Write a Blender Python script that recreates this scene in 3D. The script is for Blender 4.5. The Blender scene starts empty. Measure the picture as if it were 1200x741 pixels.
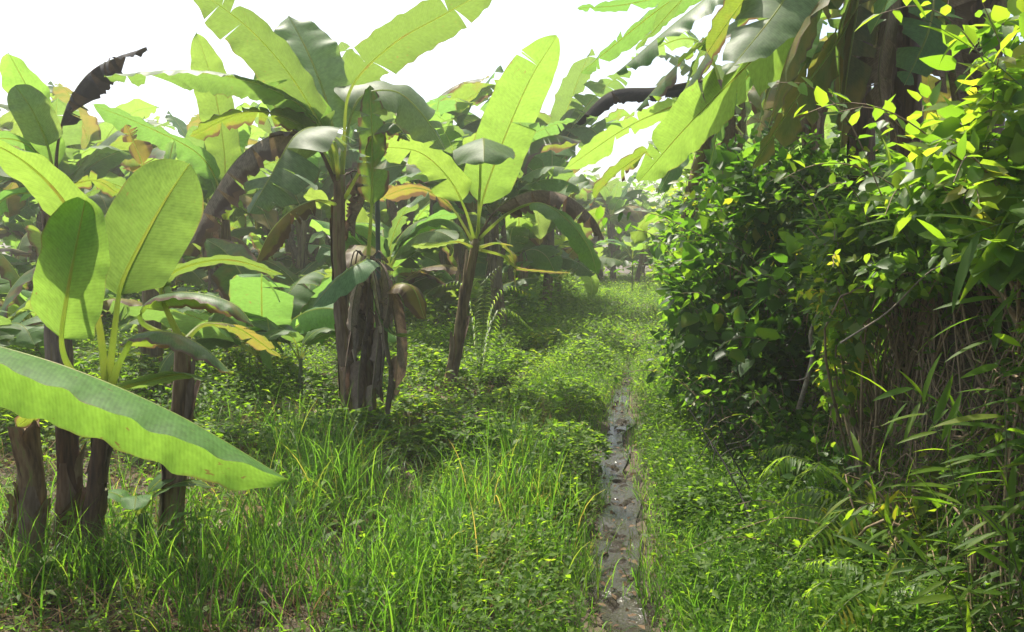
import bpy, math, random
import numpy as np
from mathutils import Vector, Matrix

R = math.radians
random.seed(7)
rng = np.random.default_rng(7)
scene = bpy.context.scene
col = scene.collection

# ------------------------------------------------------------------ camera, sky, sun, exposure
CAM_H = 1.6
PITCH = math.atan(80.5 / 1000.0)
SUN_AZ, SUN_EL = R(-26), R(61)          # azimuth from +Y towards +X

cd = bpy.data.cameras.new('camera'); cam = bpy.data.objects.new('camera', cd); col.objects.link(cam)
cam.location = (0, 0, CAM_H); cam.rotation_euler = (math.pi / 2 - PITCH, 0, 0)
cd.sensor_width = 36; cd.lens = 30; cd.clip_end = 1000; cd.clip_start = 0.05
scene.camera = cam

world = bpy.data.worlds.new('World'); scene.world = world; world.use_nodes = True
wt = world.node_tree
bg = wt.nodes['Background']
sky = wt.nodes.new('ShaderNodeTexSky'); sky.sky_type = 'NISHITA'; sky.sun_disc = False
sky.sun_elevation = SUN_EL; sky.sun_rotation = SUN_AZ
sky.air_density = 1.0; sky.dust_density = 4.0; sky.ozone_density = 1.0
wt.links.new(sky.outputs[0], bg.inputs[0]); bg.inputs[1].default_value = 0.15

sd = bpy.data.lights.new('sun', 'SUN'); sun = bpy.data.objects.new('sun', sd); col.objects.link(sun)
sd.energy = 4.9; sd.angle = R(0.6); sd.color = (1.0, 0.94, 0.81)
sdir = Vector((math.sin(SUN_AZ) * math.cos(SUN_EL), math.cos(SUN_AZ) * math.cos(SUN_EL), math.sin(SUN_EL)))
sun.rotation_euler = sdir.to_track_quat('Z', 'Y').to_euler(); sun.location = (0, 0, 20)

vs = scene.view_settings
vs.view_transform = 'Standard'; vs.look = 'None'; vs.gamma = 1; vs.use_curve_mapping = False
vs.exposure = 0.92
cy = scene.cycles
cy.max_bounces = 5; cy.diffuse_bounces = 3; cy.glossy_bounces = 1; cy.transmission_bounces = 3
cy.use_adaptive_sampling = True; cy.adaptive_threshold = 0.02
cy.transparent_max_bounces = 4; cy.volume_bounces = 1; cy.sample_clamp_indirect = 6
cy.use_denoising = True; cy.caustics_reflective = False; cy.caustics_refractive = False

def P(px, py, d):
    """a point seen at pixel (px, py) of the 1200x741 photograph, d metres ahead"""
    a, b = (px - 600) / 1000.0, (370.5 - py) / 1000.0
    c, s = math.cos(PITCH), math.sin(PITCH)
    y = c + b * s; z = b * c - s
    return np.array((a / y * d, d, CAM_H + z / y * d))

# ------------------------------------------------------------------ terrain
_perm = np.random.default_rng(3).random((256, 256))
def vnoise(x, y):
    x = np.asarray(x, float); y = np.asarray(y, float)
    xi = np.floor(x).astype(int); yi = np.floor(y).astype(int); fx = x - xi; fy = y - yi
    fx = fx * fx * (3 - 2 * fx); fy = fy * fy * (3 - 2 * fy)
    g = lambda i, j: _perm[i & 255, j & 255]
    return (g(xi, yi) * (1 - fx) + g(xi + 1, yi) * fx) * (1 - fy) + (g(xi, yi + 1) * (1 - fx) + g(xi + 1, yi + 1) * fx) * fy
def fbm(x, y, o=3):
    s, a = 0, 0.5
    for k in range(o):
        s = s + a * vnoise(x * 2 ** k + 17 * k, y * 2 ** k + 31 * k); a *= .5
    return s / (1 - .5 ** o)
def sstep(a, b, x):
    t = np.clip((x - a) / (b - a), 0, 1); return t * t * (3 - 2 * t)
PATH_Y = np.arange(-2, 62, .5)
PATH_O = np.interp(PATH_Y, [0, 3.5, 4.4, 5.2, 7.6, 10, 14.5, 30, 60], [.03, .01, -.03, -.05, -.10, -.01, .1, .25, .5])
PATH_O = np.convolve(np.pad(PATH_O, 2, mode='edge'), np.ones(5) / 5, mode='valid')
def path_x(y):
    y = np.asarray(y, float)
    return 0.135 * y + np.interp(y, PATH_Y, PATH_O) + 0.03 * np.sin(y * 2.6)
def bank_a(y):
    return 1.22 + 0.22 * np.sin(y * .55) * .5 + 0.25 * (vnoise(y * .8, 5.5 + 0 * y) - .5)
def ground_z(x, y):
    x = np.asarray(x, float); y = np.asarray(y, float)
    o = x - path_x(y)
    z = -0.05 * np.exp(-(o / .22) ** 2) + 0.06 * (fbm(x * 1.3, y * 1.3) - .5) + 0.05 * (fbm(x * 5, y * 5, 2) - .5)
    z = z + 0.03 * np.exp(-((np.abs(o) - .6) / .3) ** 2)
    z = z - 0.17 * np.exp(-((o + 1.35) / .28) ** 2) * sstep(3.5, 5, y) * (1 - sstep(11, 15, y))
    z = z + 0.05 * sstep(-1.6, -2.6, o) * fbm(x * .6, y * .6)
    a = bank_a(y); hh = 0.85 + 0.75 * (1 - sstep(5.0, 7.5, y))
    n = fbm(x * 2.2 + 9, y * 2.2, 3) - .5
    z = z + hh * sstep(a, a + .55, o + n * .3) * (1 + .3 * n)
    return z
def G(x, y): return float(ground_z(x, y))

# ------------------------------------------------------------------ mesh helpers
def mesh_np(name, V, faces, uv=None, attr=None, smooth=True):
    """V (n,3); faces (m,k) int array; uv per vertex (n,2); attr per vertex (n,)"""
    V = np.ascontiguousarray(V, dtype=np.float32); F = np.ascontiguousarray(faces, dtype=np.int32)
    m, k = F.shape
    me = bpy.data.meshes.new(name)
    me.vertices.add(len(V)); me.vertices.foreach_set('co', V.ravel())
    me.loops.add(m * k); me.loops.foreach_set('vertex_index', F.ravel())
    me.polygons.add(m); me.polygons.foreach_set('loop_start', np.arange(0, m * k, k, dtype=np.int32))
    if smooth: me.polygons.foreach_set('use_smooth', np.ones(m, bool))
    if uv is not None:
        l = me.uv_layers.new(name='UVMap')
        l.data.foreach_set('uv', np.ascontiguousarray(uv[F.ravel()], dtype=np.float32).ravel())
    if attr is not None:
        a = me.attributes.new('tint', 'FLOAT', 'POINT'); a.data.foreach_set('value', np.ascontiguousarray(attr, dtype=np.float32))
    me.update(calc_edges=True)
    return me

class Mass:
    """collects pieces into one mesh"""
    def __init__(s): s.V, s.F, s.U, s.A, s.n = [], [], [], [], 0
    def add(s, V, F, uv=None, a=None):
        V = np.asarray(V, float).reshape(-1, 3); F = np.asarray(F, int)
        if F.shape[1] == 3: F = np.concatenate([F, F[:, 2:3]], 1) if False else F
        s.V.append(V); s.F.append(F + s.n); s.n += len(V)
        s.U.append(np.zeros((len(V), 2)) if uv is None else uv)
        s.A.append(np.zeros(len(V)) if a is None else np.broadcast_to(a, (len(V),)))
    def mesh(s, name, smooth=True):
        return mesh_np(name, np.concatenate(s.V), np.concatenate(s.F), np.concatenate(s.U), np.concatenate(s.A), smooth)

def link(name, me, mat=None, parent=None, loc=None):
    o = bpy.data.objects.new(name, me); col.objects.link(o)
    if mat is not None and me is not None:
        if len(me.materials) == 0: me.materials.append(mat)
    if parent is not None: o.parent = parent
    if loc is not None: o.location = Vector([float(c) for c in loc])
    return o
def tag(o, label=None, cat=None, group=None, kind=None):
    if label: o['label'] = label
    if cat: o['category'] = cat
    if group: o['group'] = group
    if kind: o['kind'] = kind
    return o
def thing(name, label, cat, loc, group=None):
    o = link(name, None, loc=loc); o.empty_display_size = .1
    return tag(o, label, cat, group)
def copy_tree(o, parent=None):
    c = o.copy(); col.objects.link(c); c.parent = parent
    for ch in o.children: copy_tree(ch, c)
    return c

def smooth_curve(pts, n=32):
    """Catmull-Rom through pts, resampled evenly"""
    p = np.asarray(pts, float)
    q = np.concatenate([[2 * p[0] - p[1]], p, [2 * p[-1] - p[-2]]])
    out = []
    for i in range(len(p) - 1):
        a, b, c, d = q[i:i + 4]
        for t in np.linspace(0, 1, 14, endpoint=False):
            out.append(.5 * ((2 * b) + (c - a) * t + (2 * a - 5 * b + 4 * c - d) * t * t + (3 * b - a - 3 * c + d) * t ** 3))
    out.append(p[-1]); out = np.array(out)
    L = np.concatenate([[0], np.cumsum(np.linalg.norm(np.diff(out, axis=0), axis=1))])
    s = np.linspace(0, L[-1], n)
    return np.stack([np.interp(s, L, out[:, k]) for k in range(3)], 1), L[-1]
def nrm(a): return a / np.maximum(np.linalg.norm(a, axis=-1, keepdims=True), 1e-9)

def tube_arrays(C, rad, k=6, cap=True):
    C = np.asarray(C, float); n = len(C)
    rad = np.broadcast_to(rad, (n,)) if np.ndim(rad) < 2 else rad
    T = nrm(np.gradient(C, axis=0))
    ref = np.array((0.31, .17, .93)) if abs(T[:, 2].mean()) < .8 else np.array((.9, .3, .1))
    S = nrm(np.cross(T, ref)); N = np.cross(S, T)
    th = np.arange(k) / k * 2 * np.pi
    rr = rad[:, None] if np.ndim(rad) == 1 else rad
    V = C[:, None] + rr[..., None] * (np.cos(th)[None, :, None] * S[:, None] + np.sin(th)[None, :, None] * N[:, None])
    V = V.reshape(-1, 3)
    i, j = np.meshgrid(np.arange(n - 1), np.arange(k), indexing='ij')
    F = np.stack([i * k + j, i * k + (j + 1) % k, (i + 1) * k + (j + 1) % k, (i + 1) * k + j], -1).reshape(-1, 4)
    uv = np.stack([np.tile(th / (2 * np.pi), n), np.repeat(np.linspace(0, 1, n), k)], 1)
    return V, F, uv

# ------------------------------------------------------------------ materials
def nodes_of(name):
    m = bpy.data.materials.new(name); m.use_nodes = True; t = m.node_tree; t.nodes.clear()
    return m, t, t.nodes.new('ShaderNodeOutputMaterial')
def N(t, typ, **kw):
    n = t.nodes.new(typ)
    for k, v in kw.items():
        if k.startswith('i_'): n.inputs[k[2:].replace('_', ' ')].default_value = v
        else: setattr(n, k, v)
    return n
def ramp(t, stops, fac):
    r = t.nodes.new('ShaderNodeValToRGB'); e = r.color_ramp.elements
    while len(e) < len(stops): e.new(.5)
    for el, (p, c) in zip(e, stops): el.position = p; el.color = (*c, 1)
    t.links.new(fac, r.inputs[0]); return r.outputs[0]
def mixc(t, fac, a, b, mode='MIX'):
    m = t.nodes.new('ShaderNodeMix'); m.data_type = 'RGBA'; m.blend_type = mode
    for s, v in ((m.inputs[0], fac), (m.inputs[6], a), (m.inputs[7], b)):
        if hasattr(v, 'links'): t.links.new(v, s)
        elif isinstance(v, (int, float)): s.default_value = v
        else: s.default_value = (*v, 1)
    return m.outputs[2]
def math_n(t, op, a, b=None, c=None):
    m = t.nodes.new('ShaderNodeMath'); m.operation = op
    for i, v in enumerate((a, b, c)):
        if v is None: continue
        if hasattr(v, 'links'): t.links.new(v, m.inputs[i])
        else: m.inputs[i].default_value = v
    return m.outputs[0]
def leafy(t, out, colr, trans, tfac, rough, normal=None, spec=.5):
    p = N(t, 'ShaderNodeBsdfPrincipled'); p.inputs['Roughness'].default_value = rough
    p.inputs['Specular IOR Level'].default_value = spec
    t.links.new(colr, p.inputs['Base Color'])
    tr = N(t, 'ShaderNodeBsdfTranslucent'); t.links.new(trans, tr.inputs['Color'])
    if normal is not None:
        t.links.new(normal, p.inputs['Normal'])
    mx = N(t, 'ShaderNodeMixShader'); mx.inputs[0].default_value = tfac
    t.links.new(p.outputs[0], mx.inputs[1]); t.links.new(tr.outputs[0], mx.inputs[2]); t.links.new(mx.outputs[0], out.inputs[0])

def banana_mat(name, base, trans, brown=0.0, brown_c=(.11, .068, .03), yellow=0.0, tfac=.5, rough=.42):
    m, t, out = nodes_of(name)
    uv = N(t, 'ShaderNodeUVMap'); sp = N(t, 'ShaderNodeSeparateXYZ'); t.links.new(uv.outputs[0], sp.inputs[0])
    u = math_n(t, 'ABSOLUTE', math_n(t, 'SUBTRACT', sp.outputs[0], .5))       # 0 midrib .. .5 edge
    v = sp.outputs[1]
    info = N(t, 'ShaderNodeObjectInfo'); rnd = info.outputs['Random']
    vv = math_n(t, 'SUBTRACT', v, math_n(t, 'MULTIPLY', u, .12))
    cmb = N(t, 'ShaderNodeCombineXYZ'); t.links.new(vv, cmb.inputs[1]); t.links.new(math_n(t, 'MULTIPLY', sp.outputs[0], .4), cmb.inputs[0])
    t.links.new(math_n(t, 'MULTIPLY', rnd, 30), cmb.inputs[2])
    fine = N(t, 'ShaderNodeTexNoise'); fine.inputs['Scale'].default_value = 38; fine.inputs['Detail'].default_value = 3
    t.links.new(cmb.outputs[0], fine.inputs['Vector'])
    wide = N(t, 'ShaderNodeTexNoise'); wide.inputs['Scale'].default_value = 5; wide.inputs['Detail'].default_value = 5
    t.links.new(cmb.outputs[0], wide.inputs['Vector'])
    wave = N(t, 'ShaderNodeTexWave'); wave.bands_direction = 'Y'; wave.inputs['Scale'].default_value = 20; wave.inputs['Distortion'].default_value = 2.5; wave.inputs['Detail'].default_value = 2; wave.inputs['Detail Scale'].default_value = 2
    t.links.new(cmb.outputs[0], wave.inputs['Vector'])
    vein = math_n(t, 'ADD', math_n(t, 'MULTIPLY', wave.outputs['Fac'], .14), math_n(t, 'MULTIPLY', fine.outputs['Fac'], .86))
    lo = tuple(c * .62 for c in base); hi = tuple(min(1, c * 1.4) for c in base)
    c1 = ramp(t, [(.25, lo), (.75, hi)], vein)
    tl = tuple(c * .80 for c in trans); th = tuple(min(1, c * 1.12) for c in trans)
    c2 = ramp(t, [(.25, tl), (.75, th)], vein)
    # object to object variation
    hs1 = N(t, 'ShaderNodeHueSaturation'); hs2 = N(t, 'ShaderNodeHueSaturation')
    hue = math_n(t, 'ADD', math_n(t, 'MULTIPLY', rnd, .035), .483); val = math_n(t, 'ADD', math_n(t, 'MULTIPLY', rnd, .35), .82)
    for h, c in ((hs1, c1), (hs2, c2)):
        t.links.new(hue, h.inputs['Hue']); t.links.new(val, h.inputs['Value']); t.links.new(c, h.inputs['Color'])
    c1, c2 = hs1.outputs[0], hs2.outputs[0]
    if yellow > 0:
        f = math_n(t, 'MULTIPLY', ramp(t, [(.62 - yellow * .45, (0, 0, 0)), (.85 - yellow * .4, (1, 1, 1))], wide.outputs['Fac']), 1.0)
        c1 = mixc(t, f, c1, (.20, .15, .03)); c2 = mixc(t, f, c2, (.34, .27, .05))
    # dead specks and a thin withered margin that every leaf has
    spk = N(t, 'ShaderNodeTexNoise'); spk.inputs['Scale'].default_value = 26; spk.inputs['Detail'].default_value = 3
    cm2 = N(t, 'ShaderNodeCombineXYZ'); t.links.new(sp.outputs[0], cm2.inputs[0]); t.links.new(v, cm2.inputs[1]); t.links.new(math_n(t, 'MULTIPLY', rnd, 50), cm2.inputs[2])
    t.links.new(cm2.outputs[0], spk.inputs['Vector'])
    sf = ramp(t, [(.70, (0, 0, 0)), (.76, (1, 1, 1))], math_n(t, 'ADD', spk.outputs['Fac'], math_n(t, 'MULTIPLY', math_n(t, 'SUBTRACT', wide.outputs['Fac'], .5), .35)))
    ef = ramp(t, [(.545, (0, 0, 0)), (.575, (1, 1, 1))], math_n(t, 'ADD', u, math_n(t, 'MULTIPLY', wide.outputs['Fac'], .12)))
    mg = math_n(t, 'MULTIPLY', math_n(t, 'MAXIMUM', sf, ef), .85)
    c1 = mixc(t, mg, c1, (.16, .11, .045)); c2 = mixc(t, mg, c2, (.26, .17, .05))
    if brown > 0:
        e = math_n(t, 'ADD', math_n(t, 'MULTIPLY', u, 1.0 + brown), math_n(t, 'MULTIPLY', wide.outputs['Fac'], .6))
        f = ramp(t, [(1.02 - brown * .6, (0, 0, 0)), (1.10 - brown * .55, (1, 1, 1))], e)
        c1 = mixc(t, f, c1, brown_c); c2 = mixc(t, f, c2, tuple(c * 1.5 for c in brown_c))
    # pale midrib line
    f = ramp(t, [(.006, (1, 1, 1)), (.016, (0, 0, 0))], u)
    c1 = mixc(t, f, c1, (.22, .26, .06))
    b = N(t, 'ShaderNodeBump'); b.inputs['Strength'].default_value = .3; b.inputs['Distance'].default_value = .003
    t.links.new(vein, b.inputs['Height'])
    leafy(t, out, c1, c2, tfac, rough + .06, b.outputs[0], .28)
    return m

M = {}
M['leaf'] = banana_mat('banana_leaf_green', (.062, .14, .030), (.21, .36, .06))
M['leaf_light'] = banana_mat('banana_leaf_light', (.070, .150, .03), (.29, .46, .06), tfac=.56, rough=.5)
M['leaf_fresh'] = banana_mat('banana_leaf_fresh', (.11, .215, .05), (.19, .36, .055), tfac=.52, rough=.55)
M['leaf_glow'] = banana_mat('banana_leaf_thin', (.075, .155, .035), (.34, .52, .055), tfac=.6, rough=.5)
M['leaf_edge'] = banana_mat('banana_leaf_brown_edge', (.055, .12, .03), (.26, .38, .035), brown=.35, yellow=.25)
M['leaf_blue'] = banana_mat('banana_leaf_waxy', (.12, .205, .085), (.30, .46, .09), tfac=.52, rough=.45)
M['leaf_yellow'] = banana_mat('banana_leaf_yellowing', (.09, .10, .02), (.28, .26, .04), brown=.55, yellow=.8)
M['leaf_olive'] = banana_mat('banana_leaf_olive', (.06, .08, .02), (.22, .26, .035), brown=.25, yellow=.5)
M['leaf_dead'] = banana_mat('banana_leaf_dead', (.23, .17, .115), (.20, .13, .075), brown=.5, brown_c=(.13, .09, .062), tfac=.22, rough=.8)
M['leaf_tan'] = banana_mat('banana_leaf_papery', (.46, .37, .26), (.36, .26, .15), brown=.25, brown_c=(.25, .18, .12), tfac=.3, rough=.8)
M['leaf_black'] = banana_mat('banana_leaf_black', (.03, .026, .024), (.06, .04, .03), brown=.6, brown_c=(.02, .017, .017), tfac=.12, rough=.75)

def simple_leaf_mat(name, stops, tmul=(4.8, 4.4, 1.6), tfac=.52, rough=.5, attr=True, spec=.16):
    """small leaves and grass: the stops run over a per-piece random value"""
    m, t, out = nodes_of(name)
    if attr:
        a = N(t, 'ShaderNodeAttribute'); a.attribute_name = 'tint'; r = a.outputs['Fac']
    else:
        r = N(t, 'ShaderNodeObjectInfo').outputs['Random']
    g = N(t, 'ShaderNodeNewGeometry')
    nz = N(t, 'ShaderNodeTexNoise'); nz.inputs['Scale'].default_value = 1.3; nz.inputs['Detail'].default_value = 4
    t.links.new(g.outputs['Position'], nz.inputs['Vector'])
    f = math_n(t, 'ADD', math_n(t, 'MULTIPLY', r, .72), math_n(t, 'MULTIPLY', math_n(t, 'SUBTRACT', nz.outputs['Fac'], .36), 1.0))
    c = ramp(t, stops, f)
    tc = ramp(t, [(p, tuple(min(.9, x * k) for x, k in zip(cc, tmul))) for p, cc in stops], f)
    leafy(t, out, c, tc, tfac, rough, None, spec)
    return m
GRN = [(.0, (.026, .060, .008)), (.45, (.052, .108, .011)), (.8, (.088, .145, .014)), (1.0, (.14, .15, .02))]
M['grass'] = simple_leaf_mat('grass_blades', [(0, (.022, .058, .010)), (.5, (.042, .100, .014)), (.8, (.068, .128, .018)), (.92, (.10, .11, .03)), (1.0, (.17, .13, .06))], rough=.45, tfac=.5, tmul=(4.4, 4.3, 1.8))
M['grass_dry'] = simple_leaf_mat('grass_dry', [(0, (.10, .062, .03)), (.6, (.17, .115, .055)), (1, (.28, .21, .11))], tmul=(1.6, 1.5, 1.2), tfac=.3, rough=.7)
M['weed'] = simple_leaf_mat('weed_leaves', GRN)
M['weed_obj'] = simple_leaf_mat('weed_leaf_single', GRN, attr=False)
M['shrub'] = simple_leaf_mat('shrub_leaves', [(0, (.014, .040, .008)), (.5, (.028, .075, .011)), (.85, (.055, .115, .015)), (1.0, (.14, .15, .02))], rough=.42, spec=.28)
M['shrub_obj'] = simple_leaf_mat('shrub_leaf_single', [(0, (.018, .050, .009)), (.5, (.034, .088, .012)), (.85, (.075, .135, .016)), (1.0, (.16, .15, .02))], attr=False, rough=.42, spec=.28)
M['vine_obj'] = simple_leaf_mat('vine_leaf_single', [(0, (.035, .080, .012)), (.5, (.065, .13, .016)), (.85, (.11, .16, .02)), (1.0, (.24, .18, .03))], attr=False, rough=.42, spec=.28, tfac=.5)
M['vine'] = simple_leaf_mat('vine_leaves', [(0, (.03, .07, .012)), (.5, (.055, .115, .016)), (.85, (.10, .155, .02)), (1.0, (.22, .17, .03))], rough=.42, spec=.28)
M['litter'] = simple_leaf_mat('leaf_litter', [(0, (.05, .03, .018)), (.5, (.11, .068, .038)), (1, (.20, .14, .08))], tmul=(1.2, 1.1, 1), tfac=.15, rough=.8)

def bark_mat(name, stops, scale=(9, 9, 1.2), rough=.75, bump=.5, seed=0.0, coord='Object'):
    m, t, out = nodes_of(name)
    tc = N(t, 'ShaderNodeTexCoord'); mp = N(t, 'ShaderNodeMapping'); mp.inputs['Scale'].default_value = scale
    mp.inputs['Location'].default_value = (seed, seed, 0)
    t.links.new(tc.outputs[coord], mp.inputs[0])
    n1 = N(t, 'ShaderNodeTexNoise'); n1.inputs['Scale'].default_value = 2.2; n1.inputs['Detail'].default_value = 8; n1.inputs['Roughness'].default_value = .65
    n2 = N(t, 'ShaderNodeTexNoise'); n2.inputs['Scale'].default_value = 9; n2.inputs['Detail'].default_value = 4
    t.links.new(mp.outputs[0], n1.inputs[0]); t.links.new(mp.outputs[0], n2.inputs[0])
    f = math_n(t, 'ADD', math_n(t, 'MULTIPLY', n1.outputs['Fac'], .75), math_n(t, 'MULTIPLY', n2.outputs['Fac'], .25))
    c = ramp(t, stops, f)
    p = N(t, 'ShaderNodeBsdfPrincipled'); p.inputs['Roughness'].default_value = rough
    t.links.new(c, p.inputs['Base Color'])
    b = N(t, 'ShaderNodeBump'); b.inputs['Strength'].default_value = bump; b.inputs['Distance'].default_value = .012
    t.links.new(f, b.inputs['Height']); t.links.new(b.outputs[0], p.inputs['Normal'])
    t.links.new(p.outputs[0], out.inputs[0]); return m
M['trunk'] = bark_mat('banana_stem', [(.34, (.036, .021, .010)), (.46, (.13, .078, .034)), (.55, (.21, .142, .064)), (.64, (.15, .16, .04))], bump=.2, scale=(7, 7, 1.0))
M['trunk_red'] = bark_mat('banana_stem_reddish', [(.34, (.025, .014, .008)), (.5, (.085, .044, .021)), (.68, (.16, .10, .045))])
M['sheath'] = bark_mat('dry_sheath', [(.30, (.06, .038, .024)), (.5, (.15, .10, .062)), (.7, (.25, .18, .12))], rough=.8)
def petiole_mat():
    m, t, out = nodes_of('banana_petiole')
    tc = N(t, 'ShaderNodeTexCoord'); n = N(t, 'ShaderNodeTexNoise'); n.inputs['Scale'].default_value = 7; n.inputs['Detail'].default_value = 4
    t.links.new(tc.outputs['Object'], n.inputs[0])
    a = ramp(t, [(.3, (.12, .17, .04)), (.55, (.20, .23, .06)), (.75, (.22, .17, .07))], n.outputs[0])
    b = ramp(t, [(.3, (.52, .66, .20)), (.6, (.62, .68, .22)), (.8, (.6, .46, .2))], n.outputs[0])
    leafy(t, out, a, b, .75, .45); return m
M['petiole'] = petiole_mat()
M['petiole_dead'] = bark_mat('banana_petiole_dead', [(.3, (.05, .032, .02)), (.6, (.14, .09, .05))], rough=.8)
M['twig'] = bark_mat('brown_twig', [(.3, (.09, .058, .032)), (.55, (.24, .165, .09)), (.75, (.36, .27, .17))], scale=(6, 6, 6))
M['twig_pale'] = bark_mat('pale_branch', [(.35, (.10, .075, .05)), (.5, (.24, .195, .14)), (.65, (.36, .31, .24))], scale=(9, 9, 9))
M['twig_dark'] = bark_mat('dark_twig', [(.3, (.012, .009, .007)), (.6, (.03, .024, .018))], scale=(6, 6, 6))
M['stem_green'] = bark_mat('green_stem', [(.3, (.05, .085, .02)), (.6, (.10, .13, .035))], scale=(6, 6, 3), rough=.5, bump=.1)
M['pole'] = bark_mat('green_pole', [(.3, (.035, .06, .04)), (.6, (.06, .09, .06))], scale=(8, 8, 2), rough=.5)

def ground_mat():
    m, t, out = nodes_of('soil_ground')
    g = N(t, 'ShaderNodeNewGeometry')
    n1 = N(t, 'ShaderNodeTexNoise'); n1.inputs['Scale'].default_value = 1.6; n1.inputs['Detail'].default_value = 9; n1.inputs['Roughness'].default_value = .62
    n2 = N(t, 'ShaderNodeTexNoise'); n2.inputs['Scale'].default_value = 38; n2.inputs['Detail'].default_value = 6; n2.inputs['Roughness'].default_value = .7
    for n in (n1, n2): t.links.new(g.outputs['Position'], n.inputs[0])
    f = math_n(t, 'ADD', math_n(t, 'MULTIPLY', n1.outputs[0], .6), math_n(t, 'MULTIPLY', n2.outputs[0], .4))
    c = ramp(t, [(.33, (.022, .015, .009)), (.47, (.055, .038, .021)), (.6, (.088, .062, .034)), (.72, (.07, .075, .025))], f)
    p = N(t, 'ShaderNodeBsdfPrincipled'); p.inputs['Roughness'].default_value = .85
    t.links.new(c, p.inputs['Base Color'])
    b = N(t, 'ShaderNodeBump'); b.inputs['Strength'].default_value = .8; b.inputs['Distance'].default_value = .03
    t.links.new(f, b.inputs['Height']); t.links.new(b.outputs[0], p.inputs['Normal']); t.links.new(p.outputs[0], out.inputs[0])
    return m
def mud_mat():
    m, t, out = nodes_of('wet_mud')
    g = N(t, 'ShaderNodeNewGeometry')
    n1 = N(t, 'ShaderNodeTexNoise'); n1.inputs['Scale'].default_value = 3.5; n1.inputs['Detail'].default_value = 5
    n2 = N(t, 'ShaderNodeTexNoise'); n2.inputs['Scale'].default_value = 40; n2.inputs['Detail'].default_value = 6; n2.inputs['Roughness'].default_value = .62
    for n in (n1, n2): t.links.new(g.outputs['Position'], n.inputs[0])
    c = ramp(t, [(.3, (.012, .009, .006)), (.55, (.026, .020, .013)), (.75, (.055, .043, .027))], n2.outputs[0])
    p = N(t, 'ShaderNodeBsdfPrincipled')
    wet = math_n(t, 'ADD', math_n(t, 'MULTIPLY', n1.outputs[0], .7), math_n(t, 'MULTIPLY', n2.outputs[0], .3))
    p.inputs['Specular IOR Level'].default_value = .12
    ro = ramp(t, [(.40, (.12, .12, .12)), (.56, (.6, .6, .6))], wet)
    t.links.new(c, p.inputs['Base Color']); t.links.new(ro, p.inputs['Roughness'])
    b = N(t, 'ShaderNodeBump'); b.inputs['Strength'].default_value = 1.0; b.inputs['Distance'].default_value = .02
    t.links.new(n2.outputs[0], b.inputs['Height']); t.links.new(b.outputs[0], p.inputs['Normal']); t.links.new(p.outputs[0], out.inputs[0])
    return m
def water_mat():
    m, t, out = nodes_of('muddy_water')
    g = N(t, 'ShaderNodeNewGeometry')
    n = N(t, 'ShaderNodeTexNoise'); n.inputs['Scale'].default_value = 55; n.inputs['Detail'].default_value = 4
    t.links.new(g.outputs['Position'], n.inputs[0])
    p = N(t, 'ShaderNodeBsdfPrincipled'); p.inputs['Base Color'].default_value = (.03, .024, .015, 1); p.inputs['Roughness'].default_value = .11
    b = N(t, 'ShaderNodeBump'); b.inputs['Strength'].default_value = .5; b.inputs['Distance'].default_value = .012
    t.links.new(n.outputs[0], b.inputs['Height']); t.links.new(b.outputs[0], p.inputs['Normal']); t.links.new(p.outputs[0], out.inputs[0])
    return m
M['soil'] = ground_mat(); M['mud'] = mud_mat(); M['water'] = water_mat()

# ------------------------------------------------------------------ the setting: ground, path, water, haze
def grid_mesh(name, X, Y, Z):
    n, m = X.shape
    i, j = np.meshgrid(np.arange(n - 1), np.arange(m - 1), indexing='ij')
    F = np.stack([i * m + j, (i + 1) * m + j, (i + 1) * m + j + 1, i * m + j + 1], -1).reshape(-1, 4)
    return mesh_np(name, np.stack([X, Y, Z], -1).reshape(-1, 3), F)
offs = np.concatenate([-np.geomspace(150, 5, 24), np.arange(-4.8, 1.0, .09), np.arange(1.0, 2.2, .035), np.arange(2.25, 5, .12), np.geomspace(5.1, 150, 22)])
ys = np.concatenate([-np.geomspace(120, 1, 14), np.arange(0, 3, .3), np.arange(3, 14, .085), np.geomspace(14.1, 180, 70)])
Yg, Og = np.meshgrid(ys, offs, indexing='ij')
Xg = Og + path_x(Yg)
tag(link('ground', grid_mesh('ground', Xg[:, ::1], Yg, ground_z(Xg, Yg)), M['soil']), kind='structure')
bpy.data.objects['ground'].data.flip_normals()

yp = np.concatenate([np.arange(2, 8, .018), np.arange(8, 13, .04)])
hw_l = (.055 + .12 * fbm(yp * 1.7, 0 * yp + 3, 3)) * (1.55 - 1.0 * sstep(3.8, 11, yp)); hw_r = (.06 + .12 * fbm(yp * 1.7, 0 * yp + 8, 3)) * (1.55 - 1.0 * sstep(3.8, 11, yp))
uu = np.linspace(-1, 1, 27)
Yp, Up = np.meshgrid(yp, uu, indexing='ij')
Xp = path_x(Yp) + np.where(Up < 0, Up * hw_l[:, None], Up * hw_r[:, None]) + .05 * (vnoise(Yp * 3, 0 * Yp) - .5)
Zp = ground_z(Xp, Yp) + .006 + (.05 * (fbm(Xp * 9, Yp * 7, 3) - .5) + .06 * (fbm(Xp * 24, Yp * 20, 2) - .5)) * (1 - np.abs(Up) ** 3) - .012 * np.abs(Up) ** 6
mo = link('mud_path', grid_mesh('mud_path', Xp, Yp, Zp), M['mud']); mo.data.flip_normals(); tag(mo, kind='structure')
yw = np.arange(2.5, 10, .03); uw = np.linspace(-1, 1, 9)
Yw, Uw = np.meshgrid(yw, uw, indexing='ij')
Xw = path_x(Yw) + Uw * (.07 + .08 * vnoise(yw * 2.3, 0 * yw + 2))[:, None] + .05 * (vnoise(Yw * 3, 0 * Yw) - .5)
Zw = ground_z(Xw, Yw) + .019
wo = link('path_water', grid_mesh('path_water', Xw, Yw, Zw), M['water']); wo.data.flip_normals(); tag(wo, kind='structure')
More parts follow.
